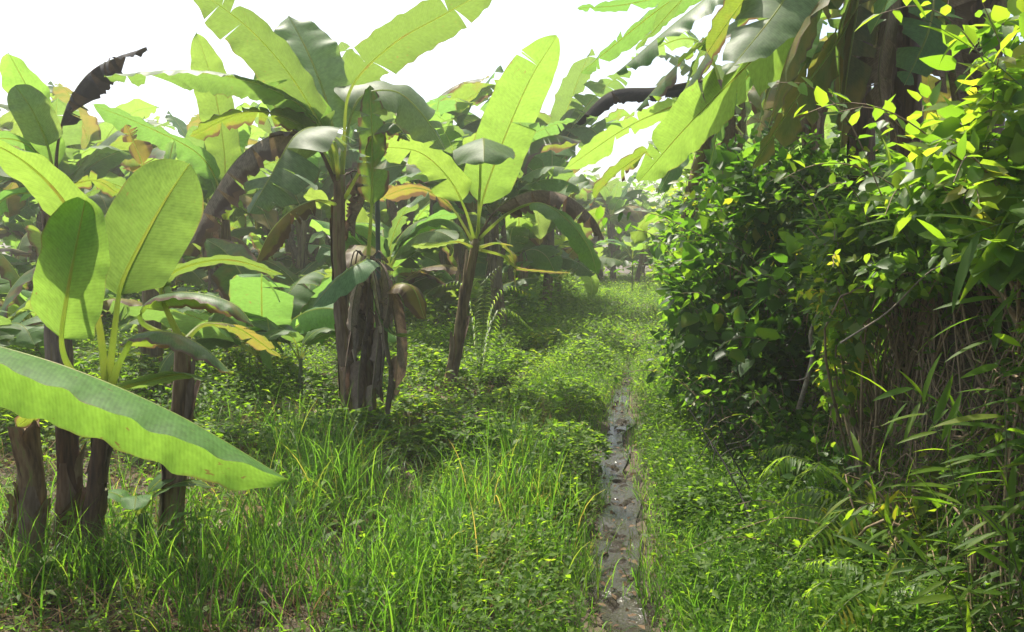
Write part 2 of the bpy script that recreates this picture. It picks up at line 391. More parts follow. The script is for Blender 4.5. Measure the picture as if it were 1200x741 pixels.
# water lying in the low spots of the path and in the ditch
def puddle(cx, cy, rx, ry, z, name='puddle'):
    n = 40; th = np.arange(n) / n * 2 * np.pi
    r = .65 + .6 * vnoise(np.cos(th) * 1.8 + cx * 7 + 20, np.sin(th) * 1.8 + cy * 7 + 20)
    V = np.concatenate([[[cx, cy, z]], np.stack([cx + rx * r * np.cos(th), cy + ry * r * np.sin(th), 0 * th + z], 1)])
    F = np.stack([np.zeros(n, int), 1 + np.arange(n), 1 + (np.arange(n) + 1) % n], 1)
    tag(link(name, mesh_np(name, V, F), M['water']), kind='structure')
for yq, rx, ry in ((3.85, .10, .22), (4.6, .07, .16), (5.5, .08, .2), (6.5, .06, .25), (7.7, .05, .25)):
    xq = float(path_x(yq)) + random.uniform(-.03, .03)
    puddle(xq, yq, rx, ry, G(xq, yq) + .006)
for yq, ry in ((5.2, .55), (6.4, .5), (8.0, .6)):
    xq = float(path_x(yq)) - 1.35; puddle(xq, yq, .22, ry, G(xq, yq) + .035, 'ditch_water')

# ------------------------------------------------------------------ banana plants
def blade_shape(v):
    return np.clip(v / .10, 0, 1) ** .55 * (1 - np.clip((v - .55) / .45, 0, 1) ** 2.6) ** .75 * (.93 + .07 * np.sin(v * 3.1))
def leaf_blade(C, L, vs_, face, width, fold=12, curl=-25, wave=.06, tears=(0, 0), gap=.35, m=4, r=None, n=34, hang=0.0, prad=.018):
    """a banana leaf blade as a mesh: two halves off the midrib C, each split into strips at the tears"""
    r = r or rng
    nC = len(C); face = np.asarray(face, float)
    T = nrm(np.gradient(C, axis=0)); S = nrm(np.cross(T, face)); Nn = np.cross(S, T)
    fl = np.linspace(0, 1, nC)
    ev = lambda A, x: np.stack([np.interp(x, fl, A[:, k]) for k in range(3)], -1)
    Ms = Mass()
    ph = r.random(6) * 6.28
    Lb = L * (1 - vs_)
    for hi, half in enumerate((-1, 1)):
        nt = tears[hi]
        cuts = np.sort(r.random(nt)) * .9 + .06 if nt else np.array([])
        cuts = np.concatenate([[0], cuts, [1]])
        for a, b in zip(cuts[:-1], cuts[1:]):
            if b - a < .006: continue
            k = max(3, int(round((b - a) * n)) + 1)
            v = np.linspace(a, b, k)[:, None]; u = np.linspace(0, 1, m + 1)[None, :]
            gp = gap * (0.3 + r.random()) if nt else 0
            vc = v + ((a + b) / 2 - v) * gp * u ** 1.3 * (1 if (a > 0 or b < 1) else 0)
            w = width / 2 * blade_shape(np.clip(vc, 0, 1)) * (1 if nt == 0 else (.86 + .2 * r.random()))
            rr = u * w
            an = R(fold) + (R(r.normal(0, 10 + 40 * hang)) - hang * r.random() * .9 if nt else 0)
            an = an + R(curl) * (u * .6)
            pos = vs_ + (1 - vs_) * vc
            c, t_, s_, n_ = ev(C, pos), nrm(ev(T, pos)), nrm(ev(S, pos)), nrm(ev(Nn, pos))
            wv = wave * width * u ** 1.6 * (np.sin(v * 23 * Lb / max(width, .2) * .5 + ph[hi]) * .5 + np.sin(v * 41 * Lb / max(width, .2) * .5 + ph[2 + hi]) * .3 + np.sin(v * 9 + ph[4 + hi]) * .6)
            slot = prad * .5 * (1 - vc) ** .9 + .001
            V = c + (half * (np.cos(an) * rr + slot))[..., None] * s_ + (np.sin(an) * rr + wv)[..., None] * n_ + (.16 * rr)[..., None] * t_
            i, j = np.meshgrid(np.arange(k - 1), np.arange(m), indexing='ij'); q = m + 1
            F = np.stack([i * q + j, (i + 1) * q + j, (i + 1) * q + j + 1, i * q + j + 1], -1).reshape(-1, 4)
            if half > 0: F = F[:, ::-1]
            uv = np.stack([.5 + half * .5 * np.broadcast_to(u, rr.shape), vc * Lb + 0 * rr], -1).reshape(-1, 2)
            Ms.add(V.reshape(-1, 3), F, uv)
    return Ms.mesh('leaf')
def add_leaf(plant, base, pts, width, mat, face=(0, 0, 1), vstart=.22, fold=12, curl=-25, wave=.05, tears=(0, 0), gap=.35, hang=0.0, prad=.018, n=34, rib=True, name='leaf', label=None, m=4):
    C, L = smooth_curve([np.asarray(p) - base for p in pts], 40)
    me = leaf_blade(C, L, vstart, face, width, fold, curl, wave, tears, gap, n=n, hang=hang, m=m, prad=prad)
    o = link(name, me, M[mat], plant)
    if label: o['label'] = label
    if rib:
        face = np.asarray(face, float)
        T = nrm(np.gradient(C, axis=0)); S = nrm(np.cross(T, face)); Nn = np.cross(S, T)
        s = np.linspace(0, 1, 40); rad = np.where(s < vstart, prad * (1 - .45 * s / vstart), prad * .55 * (1 - (s - vstart) / (1 - vstart)) ** .9) + .0016
        V, F, uv = tube_arrays(C - Nn * rad[:, None] * .3, rad, 6)
        link('midrib', mesh_np('midrib', V, F, uv), M['petiole_dead' if mat in ('leaf_dead', 'leaf_black', 'leaf_tan') else 'petiole'], o)
    return o
def add_trunk(plant, base, pts, r0, r1, mat='trunk', sheaths=5, k=16, seed=0, name='trunk', jag=0.0, n=26):
    r = np.random.default_rng(seed + 11)
    C, L = smooth_curve([np.asarray(p) - base for p in pts], n)
    C[0, 2] -= .08
    s = np.linspace(0, 1, n)[:, None]; th = np.arange(k) / k * 2 * np.pi
    rad = (r0 + (r1 - r0) * s ** .8) * (1 + .18 * np.exp(-s * 9))
    lob = 1 + .10 * np.sin(3 * th[None] + 5 * s + r.random() * 6) + .06 * np.sin(7 * th[None] - 3 * s + r.random() * 6) + .018 * r.normal(size=(n, k))
    V, F, uv = tube_arrays(C, rad * lob, k)
    if jag:
        V = V.reshape(n, k, 3); V[-1, :, 2] += r.normal(0, jag, k); V[-2, :, 2] += r.normal(0, jag * .3, k); V = V.reshape(-1, 3)
    c = len(V); V = np.concatenate([V, [C[-1] - np.array((0, 0, jag * 1.5))]])
    cap = np.array([[(n - 1) * k + j, (n - 1) * k + (j + 1) % k, c, c] for j in range(k)])
    uv = np.concatenate([uv, [[.5, 1]]])
    me = bpy.data.meshes.new(name)
    me.from_pydata(V.tolist(), [], [list(f) for f in F] + [[a, b, cc] for a, b, cc, _ in cap]); me.update()
    me.polygons.foreach_set('use_smooth', np.ones(len(me.polygons), bool))
    tr = link(name, me, M[mat], plant)
    # dry leaf sheaths wrapped round the stem, peeling at the top
    T = nrm(np.gradient(C, axis=0)); fl = np.linspace(0, 1, n)
    for q in range(sheaths):
        a0 = r.random() * 6.28; sp = r.uniform(.7, 1.3); s0 = r.uniform(0, .55); s1 = min(.98, s0 + r.uniform(.25, .5)); peel = r.uniform(.004, .045)
        kk, jj = 9, 6
        ss = np.linspace(s0, s1, kk)[:, None]; x = np.linspace(-1, 1, jj)[None]
        e = (ss - s0) / (s1 - s0)
        aa = a0 + x * sp * (1 - .75 * e ** 1.5) + .2 * np.sin(e * 5 + q)
        rd = np.interp(ss, fl, (r0 + (r1 - r0) * fl ** .8) * (1 + .25 * np.exp(-fl * 9))) * 1.06 + .004 + peel * e ** 2.2 + .004 * r.normal(size=(kk, jj))
        c = np.stack([np.interp(ss[:, 0], fl, C[:, z]) for z in range(3)], -1)[:, None]
        Vs = c + rd[..., None] * np.stack([np.cos(aa), np.sin(aa), 0 * aa], -1)
        i, j = np.meshgrid(np.arange(kk - 1), np.arange(jj - 1), indexing='ij')
        Fs = np.stack([i * jj + j, i * jj + j + 1, (i + 1) * jj + j + 1, (i + 1) * jj + j], -1).reshape(-1, 4)
        link('sheath', mesh_np('sheath', Vs.reshape(-1, 3), Fs), M['sheath' if q % 3 else mat], tr)
    return tr
def hanging_dead(plant, base, top, n, length, width, seed=0, mat='leaf_dead', rad=.12):
    """withered leaves folded down against the stem"""
    r = np.random.default_rng(seed + 77)
    for q in range(n):
        a = r.random() * 6.28; L = length * r.uniform(.7, 1.2)
        d = np.array((math.cos(a), math.sin(a), 0)); t0 = np.asarray(top) + d * rad * .5 + np.array((0, 0, -.12 * r.random() * q / max(1, n)))
        k = r.uniform(.04, .16)
        pts = [t0, t0 + d * k + np.array((0, 0, .03)), t0 + d * (k + .06) + np.array((0, 0, -L * .35)), t0 + d * (k * .8) + np.array((0, 0, -L * .7)), t0 + d * k * .7 + np.array((r.normal(0, .04), r.normal(0, .04), -L))]
        add_leaf(plant, base, pts, width * r.uniform(.7, 1.2), mat, face=d + np.array((0, 0, .3)), vstart=.2, fold=-45, curl=-50, wave=.16, tears=(int(r.integers(2, 6)), int(r.integers(2, 6))), gap=.55, hang=.5, prad=.007, n=22, name='dead_leaf', m=3)

UPV = (0, 0, 1); AWAY = (0, 1, .35); TOCAM = (0, -1, .35)

def PD(seq): return [P(*s) for s in seq]
def PX(w, d): return w * d / 1000.0

# --- big leaf reaching in from the left edge, with the plant that bears it just outside the frame
def hero(name_label, base_px, leaves, trunk=None, r0=.12, r1=.07, tm='trunk', sheaths=5, seed=0, dead=0, dead_len=.8, cat='banana plant', group=None):
    px, py, d = base_px
    b = P(px, py, d); b[2] = G(b[0], b[1])
    pl = thing('banana_plant', name_label, cat, b, group)
    if trunk:
        pts = [b] + PD(trunk)
        add_trunk(pl, b, pts, r0, r1, tm, sheaths, seed=seed)
        if dead: hanging_dead(pl, b, pts[-1], dead, dead_len, .24, seed)
    for lf in leaves:
        pts, w, mat, kw = lf
        kw = dict(kw); dm = sum(p[2] for p in pts) / len(pts)
        add_leaf(pl, b, PD(pts), PX(w, dm), mat, **kw)
    return pl, b

hero('banana plant with one huge drooping leaf reaching in from the left edge', (-190, 700, 2.9), [
    ([(-185, 430, 2.9), (-120, 380, 2.9), (-40, 398, 2.85), (80, 432, 2.8), (210, 488, 2.75), (337, 562, 2.7)], 136, 'leaf_glow',
     dict(face=(-.1, .92, 1), vstart=.17, fold=-38, curl=-14, wave=.035, prad=.02, n=60, m=6)),
    ([(-185, 430, 2.9), (-230, 330, 2.9), (-300, 240, 3.0), (-390, 230, 3.1)], 140, 'leaf', dict()),
    ([(-185, 430, 2.9), (-190, 300, 2.7), (-240, 180, 2.4), (-320, 140, 2.0)], 140, 'leaf', dict()),
    ], [(-188, 560, 2.9), (-185, 430, 2.9)], r0=.09, r1=.05, seed=1)

# --- young plant with broad leaves, left foreground
A, bA = hero('young banana plant with broad bright leaves behind the huge drooping leaf', (104, 690, 4.0), [
    ([(127, 445, 4.0), (134, 385, 4.0), (142, 334, 4.05), (165, 285, 4.06), (195, 232, 4.04), (222, 192, 4.0)], 92, 'leaf_fresh',
     dict(face=(0.1, -1, -.22), vstart=.36, fold=14, curl=-20, wave=.03, n=44, m=6)),
    ([(122, 450, 4.0), (90, 440, 3.95), (73, 403, 3.9), (80, 340, 3.8), (92, 275, 3.75), (101, 230, 3.75)], 92, 'leaf_light',
     dict(face=(0.35, 1, .3), vstart=.32, fold=8, curl=-15, wave=.03, n=44, m=6)),
    ([(125, 448, 4.0), (118, 385, 4.0), (100, 305, 3.95), (80, 243, 3.85), (30, 190, 3.7), (-45, 150, 3.5)], 112, 'leaf_light',
     dict(face=(.6, .8, .7), vstart=.5, fold=8, curl=-18, wave=.03, n=44, m=6)),
    ([(130, 450, 4.0), (142, 420, 3.95), (160, 394, 3.9), (200, 390, 3.8), (240, 408, 3.75), (272, 438, 3.7)], 52, 'leaf_edge',
     dict(face=(-.2, .35, 1), vstart=.25, fold=-15, curl=-35, wave=.06, n=40)),
    ([(128, 455, 4.0), (140, 455, 3.9), (165, 448, 3.8), (215, 438, 3.7), (266, 452, 3.6)], 34, 'leaf', dict(face=(0, .35, 1), vstart=.2, fold=10, wave=.04)),
    ([(124, 455, 4.0), (95, 470, 4.0), (60, 470, 3.95), (20, 500, 3.9)], 45, 'leaf_edge', dict(face=(0, .4, 1), vstart=.25)),
    ], [(110, 600, 4.0), (118, 520, 4.0), (127, 448, 4.0)], r0=.05, r1=.03, tm='trunk_red', sheaths=6, seed=2, dead=0)
hero('banana plant with a stout dark stem beside the broad-leaved young plant', (200, 672, 4.25), [
    ([(212, 400, 4.3), (160, 395, 4.3), (140, 400, 4.3), (172, 352, 4.3), (230, 344, 4.25), (275, 357, 4.2), (298, 382, 4.15)][3:] if False else [(214, 400, 4.3), (165, 375, 4.3), (185, 348, 4.3), (230, 344, 4.25), (275, 357, 4.2), (298, 383, 4.15)], 42, 'leaf_edge',
     dict(face=(0, .4, 1), vstart=.3, fold=-18, curl=-40, wave=.06)),
    ([(214, 400, 4.3), (190, 345, 4.35), (203, 318, 4.4), (265, 304, 4.5), (332, 322, 4.6)], 30, 'leaf', dict(face=(0, .4, 1), vstart=.25)),
    ([(214, 400, 4.3), (240, 380, 4.5), (280, 385, 4.8), (330, 420, 5.1)], 34, 'leaf_olive', dict(face=(0, .3, 1), vstart=.2, tears=(3, 4))),
    ], [(206, 560, 4.25), (212, 470, 4.28), (214, 395, 4.3)], r0=.065, r1=.038, sheaths=7, seed=3, dead=0, dead_len=.55)
# cut stems
def stump(label, base_px, top_px, r0, r1, mat, seed, jag=.05):
    b = P(*base_px); b[2] = G(b[0], b[1])
    t = thing('cut_banana_stem', label, 'stump', b, 'cut stems at the left')
    p1 = P(*top_px); mid = (b + p1) / 2 + np.array((.02, 0, 0))
    add_trunk(t, b, [b, mid, p1], r0, r1, mat, 4, seed=seed, jag=jag)
    return t, b
stump('dark cut banana stem at the far left, standing upright', (38, 692, 4.0), (32, 492, 4.0), .065, .05, 'trunk', 5)
stump('reddish brown cut banana stem just left of the young plant', (78, 668, 4.2), (76, 492, 4.2), .06, .05, 'trunk_red', 6)
t_, b_ = stump('thin broken stem leaning over beside the dark cut stem', (-6, 612, 4.1), (28, 540, 4.1), .022, .018, 'trunk', 7, .02)

# --- the tall plant left of centre
C_, bC = hero('tall banana plant left of centre with long arching leaves against the sky', (410, 492, 7.6), [
    ([(398, 215, 7.6), (388, 172, 7.6), (375, 145, 7.6), (340, 88, 7.4), (290, 32, 7.2), (222, -18, 7.0)], 80, 'leaf', dict(face=(.3, .9, .6), vstart=.2, fold=10, n=48, m=6, tears=(4, 3), gap=.12)),
    ([(398, 215, 7.6), (392, 160, 7.7), (380, 110, 7.9), (360, 60, 8.1), (338, 18, 8.3)], 74, 'leaf_blue', dict(face=(.45, -.9, .0), vstart=.25, fold=12, n=44, m=6, wave=.07)),
    ([(400, 215, 7.6), (403, 160, 7.6), (412, 102, 7.5), (460, 52, 7.3), (515, 20, 7.1), (580, -16, 6.9)], 56, 'leaf', dict(face=(-.3, .75, .8), vstart=.36, fold=12, n=48, m=6, wave=.06, tears=(3, 2), gap=.12)),
    ([(396, 212, 7.6), (382, 165, 7.5), (355, 125, 7.4), (300, 97, 7.3), (220, 84, 7.2), (122, 90, 7.1)], 46, 'leaf', dict(face=(0, .45, 1), vstart=.22, fold=-12, curl=-45, n=48, wave=.08, tears=(0, 2))),
    ([(396, 212, 7.6), (382, 165, 7.7), (360, 130, 7.8), (325, 95, 7.9), (300, 62, 8.0)], 66, 'leaf_light', dict(face=(.3, .9, .5), vstart=.25, fold=8, n=40)),
    ([(396, 215, 7.6), (390, 172, 7.3), (372, 150, 6.95), (345, 160, 6.6), (318, 205, 6.35), (292, 250, 6.2)], 100, 'leaf_blue', dict(face=(-.2, -.6, .8), vstart=.25, fold=-12, curl=-25, n=44, m=6, tears=(9, 2), gap=.25, hang=.1)),
    ([(400, 215, 7.6), (408, 150, 7.7), (425, 112, 7.85), (465, 108, 7.95), (498, 138, 8.0), (522, 176, 8.0)], 74, 'leaf_blue', dict(face=(.3, -.6, .8), vstart=.36, fold=-10, curl=-25, n=44, m=6, tears=(2, 1), gap=.2)),
    ([(394, 215, 7.6), (368, 168, 7.4), (325, 158, 7.3), (280, 185, 7.2), (246, 235, 7.1), (222, 286, 7.05)], 52, 'leaf_dead', dict(face=(-.3, .2, 1), vstart=.22, fold=-35, curl=-55, wave=.12, tears=(5, 6), hang=.25, name='dead_leaf', label='brown withered leaf drooping to the left')),
    ([(395, 212, 7.6), (375, 170, 7.5), (345, 142, 7.4), (290, 131, 7.3), (222, 160, 7.2)], 42, 'leaf_edge', dict(face=(0, .5, 1), vstart=.25, fold=5, tears=(3, 3), wave=.09)),
    ([(398, 240, 7.6), (370, 235, 7.4), (340, 248, 7.2), (315, 275, 7.1), (298, 312, 7.0)], 42, 'leaf_yellow', dict(face=(-.3, -.3, 1), vstart=.25, fold=-25, curl=-40, tears=(3, 4), label='yellowing leaf hanging low')),
    ([(402, 235, 7.6), (432, 180, 7.4), (446, 150, 7.3), (462, 145, 7.2), (480, 165, 7.1)], 34, 'leaf_edge', dict(face=(.3, -.2, 1), vstart=.4, fold=-20, tears=(5, 5), hang=.2)),
    ], [(404, 400, 7.6), (398, 300, 7.6), (398, 205, 7.6)], r0=.072, r1=.05, sheaths=5, seed=8, dead=2, dead_len=.6)
DEADKW = dict(face=(0, -1, .3), vstart=.12, fold=-38, curl=-60, wave=.2, tears=(3, 4), gap=.35, hang=.3, prad=.006, n=34, name='dead_leaf')
hero('banana stem wrapped in hanging withered leaves, close beside the tall plant', (432, 512, 7.25), [
    ([(432, 300, 7.25), (436, 230, 7.25), (436, 160, 7.3), (433, 100, 7.35)], 36, 'leaf_edge', dict(face=(.2, 1, .2), vstart=.3, fold=30, tears=(4, 6), gap=.4)),
    ([(432, 300, 7.25), (428, 305, 7.0), (415, 312, 6.8), (392, 330, 6.7), (366, 360, 6.6)], 46, 'leaf_blue', dict(face=(-.3, -.5, 1), vstart=.25, fold=-12, name='leaf')),
    ([(434, 330, 7.25), (446, 345, 7.1), (465, 333, 7.0), (484, 338, 6.95), (498, 374, 6.9)], 36, 'leaf_yellow', dict(face=(.2, -.3, 1), vstart=.35, fold=-10, label='small yellow leaf hanging to the right')),
    ([(434, 320, 7.25), (455, 385, 7.0), (475, 392, 6.9), (492, 388, 6.8)], 18, 'leaf', dict(face=(.2, .2, 1), vstart=.3)),
    ([(430, 305, 7.2), (424, 320, 7.05), (416, 345, 7.0), (412, 380, 7.0), (416, 425, 7.02)], 36, 'leaf_tan', DEADKW),
    ([(434, 300, 7.2), (440, 330, 7.05), (446, 370, 7.0), (450, 410, 7.0), (446, 455, 7.0)], 34, 'leaf_tan', DEADKW),
    ([(432, 330, 7.2), (430, 370, 7.05), (424, 410, 7.0), (420, 450, 7.0), (420, 492, 6.95)], 38, 'leaf_dead', DEADKW),
    ([(436, 340, 7.2), (444, 380, 7.05), (440, 430, 6.95), (436, 470, 6.95), (444, 508, 6.9)], 36, 'leaf_dead', DEADKW),
    ([(434, 310, 7.2), (452, 330, 7.1), (462, 370, 7.05), (466, 410, 7.05), (462, 470, 7.05)], 30, 'leaf_dead', DEADKW),
    ([(436, 300, 7.2), (450, 315, 7.0), (456, 350, 6.95), (450, 390, 6.95), (456, 430, 6.95)], 30, 'leaf_dead', DEADKW),
    ([(434, 360, 7.2), (452, 400, 7.0), (456, 440, 6.95), (452, 480, 6.95), (458, 512, 6.95)], 30, 'leaf_dead', DEADKW),
    ([(432, 320, 7.2), (418, 360, 7.1), (408, 410, 7.05), (404, 450, 7.05), (404, 488, 7.05)], 30, 'leaf_dead', DEADKW),
    ], [(432, 430, 7.25), (430, 360, 7.25), (432, 300, 7.25)], r0=.062, r1=.045, sheaths=4, seed=9, dead=4, dead_len=1.1)
# --- leaning plant right of centre
E_, bE = hero('slender leaning banana plant in the middle with one tall upright pale leaf', (523, 468, 9.0), [
    ([(558, 285, 9.0), (563, 245, 9.0), (575, 205, 9.0), (596, 150, 8.9), (622, 92, 8.7), (653, 42, 8.5)], 66, 'leaf_light', dict(face=(-.25, 1, .3), vstart=.18, fold=8, curl=-12, wave=.03, n=48, m=6, tears=(1, 2), gap=.08)),
    ([(557, 285, 9.0), (545, 245, 8.9), (525, 208, 8.8), (490, 178, 8.7), (440, 172, 8.6)], 50, 'leaf_light', dict(face=(.2, .8, .8), vstart=.3, fold=6, tears=(0, 2), n=40)),
    ([(560, 285, 9.0), (562, 220, 8.9), (564, 175, 8.6), (566, 162, 8.25), (567, 170, 7.9), (567, 190, 7.65)], 74, 'leaf_blue', dict(face=(0, -.5, 1), vstart=.5, fold=-12, curl=-20)),
    ([(560, 280, 9.0), (580, 248, 8.9), (620, 225, 8.7), (662, 229, 8.6), (695, 255, 8.5), (708, 282, 8.4)], 46, 'leaf_dead', dict(face=(.2, -.2, 1), vstart=.2, fold=-50, curl=-50, wave=.1, tears=(7, 9), gap=.4, hang=.4, name='dead_leaf', label='dark brown withered leaf arching to the right')),
    ([(560, 280, 9.0), (595, 250, 8.8), (632, 238, 8.5), (665, 258, 8.3), (690, 290, 8.2), (700, 322, 8.1)], 44, 'leaf_light', dict(face=(.5, -.5, .9), vstart=.42, fold=-6, curl=-15, label='bright green leaf curving down to the right')),
    ([(556, 290, 9.0), (535, 283, 8.8), (505, 288, 8.5), (482, 286, 8.3)], 22, 'leaf_blue', dict(face=(0, .5, 1), vstart=.2)),
    ([(556, 285, 9.0), (525, 238, 9.2), (485, 220, 9.4), (440, 235, 9.6)], 34, 'leaf_yellow', dict(face=(0, .5, 1), vstart=.3, tears=(3, 3))),
    ([(560, 290, 9.0), (585, 285, 9.2), (600, 300, 9.4), (604, 335, 9.5)], 30, 'leaf_olive', dict(face=(.5, -.3, 1), vstart=.3, tears=(2, 2))),
    ([(562, 292, 9.0), (590, 300, 9.2), (610, 315, 9.3), (668, 320, 9.6)], 14, 'leaf_yellow', dict(face=(0, .2, 1), vstart=.4)),
    ], [(533, 420, 9.0), (545, 350, 9.0), (558, 280, 9.0)], r0=.062, r1=.042, sheaths=5, seed=10)
# --- plant behind, left of the tall one
hero('banana plant behind the tall one, with a pale leaf standing upright', (272, 425, 10.5), [
    ([(263, 258, 10.5), (264, 215, 10.5), (262, 170, 10.5), (250, 100, 10.4), (230, 38, 10.2)], 48, 'leaf_light', dict(face=(.3, 1, .3), vstart=.2, fold=8, wave=.04, n=44)),
    ([(262, 255, 10.5), (255, 215, 10.4), (232, 180, 10.3), (180, 152, 10.2), (108, 122, 10.1)], 44, 'leaf', dict(face=(0, .6, 1), vstart=.22, fold=-5, wave=.06, n=44)),
    ([(264, 258, 10.5), (285, 215, 10.5), (320, 190, 10.5), (350, 210, 10.5)], 40, 'leaf', dict(face=(0, .5, 1), vstart=.25, tears=(2, 3))),
    ([(262, 258, 10.5), (235, 235, 10.4), (205, 232, 10.3), (180, 265, 10.2)], 40, 'leaf_edge', dict(face=(-.3, 0, 1), vstart=.25, tears=(4, 4), hang=.1)),
    ([(263, 258, 10.5), (275, 230, 10.3), (300, 235, 10.1), (318, 270, 9.9)], 40, 'leaf_olive', dict(face=(.3, -.2, 1), vstart=.25)),
    ([(262, 262, 10.5), (240, 262, 10.2), (215, 290, 10.0), (205, 335, 9.9)], 40, 'leaf_yellow', dict(face=(-.3, -.3, 1), vstart=.25, tears=(4, 4), hang=.2)),
    ], [(268, 350, 10.5), (263, 258, 10.5)], r0=.09, r1=.06, sheaths=5, seed=12, dead=4, dead_len=.9)
# --- far-left plant against the sky
hero('far-left banana plant with a dark tattered leaf and a broad pale one', (70, 440, 8.0), [
    ([(63, 215, 8.0), (62, 200, 8.0), (55, 165, 8.0), (38, 115, 7.9), (10, 62, 7.7)], 66, 'leaf_light', dict(face=(.4, .9, .3), vstart=.1, fold=8, n=40)),
    ([(63, 212, 8.0), (58, 180, 7.8), (48, 150, 7.7), (35, 125, 7.6), (18, 100, 7.6)], 40, 'leaf_blue', dict(face=(.3, -.9, .4), vstart=.4, fold=15)),
    ([(64, 212, 8.0), (68, 165, 7.9), (82, 118, 7.8), (112, 80, 7.7), (172, 55, 7.6)], 50, 'leaf_black', dict(face=(.1, -.3, 1), vstart=.3, fold=-25, curl=-45, tears=(2, 16), gap=.6, hang=.4, label='dark tattered leaf with a fringed edge')),
    ([(63, 212, 8.0), (45, 180, 8.0), (15, 163, 8.0), (-40, 165, 8.0)], 34, 'leaf', dict(face=(0, .4, 1), vstart=.3)),
    ([(64, 215, 8.0), (85, 215, 8.2), (115, 212, 8.3), (145, 232, 8.4)], 36, 'leaf_edge', dict(face=(0, .4, 1), vstart=.2, tears=(3, 3))),
    ([(63, 215, 8.0), (40, 225, 7.8), (10, 230, 7.6), (-30, 262, 7.5)], 40, 'leaf', dict(face=(-.2, .2, 1), vstart=.2, tears=(3, 3))),
    ], [(66, 330, 8.0), (63, 210, 8.0)], r0=.12, r1=.07, sheaths=5, seed=13, dead=3)
hero('banana plant with a herringbone-torn dead leaf, between the far-left and tall plants', (178, 420, 9.3), [
    ([(174, 262, 9.3), (172, 225, 9.3), (166, 190, 9.2), (147, 146, 9.1)], 40, 'leaf_yellow', dict(face=(.2, -1, .3), vstart=.3, fold=-20, tears=(12, 12), gap=.7, hang=.15, name='dead_leaf', label='torn brown and yellow leaf with herringbone strips')),
    ([(174, 262, 9.3), (190, 225, 9.3), (198, 190, 9.3), (204, 165, 9.2)], 26, 'leaf_blue', dict(face=(.7, .6, .3), vstart=.3)),
    ([(174, 262, 9.3), (160, 235, 9.0), (130, 215, 8.8), (95, 232, 8.6)], 40, 'leaf', dict(face=(0, .4, 1), vstart=.25)),
    ([(174, 262, 9.3), (195, 245, 9.0), (225, 240, 8.8), (246, 262, 8.7)], 40, 'leaf_light', dict(face=(0, .4, 1), vstart=.25, tears=(2, 2))),
    ([(174, 264, 9.3), (165, 270, 9.0), (150, 285, 8.8), (140, 320, 8.7)], 40, 'leaf_olive', dict(face=(-.2, -.3, 1), vstart=.25, tears=(2, 2))),
    ], [(176, 340, 9.3), (174, 260, 9.3)], r0=.12, r1=.07, sheaths=4, seed=14, dead=2)

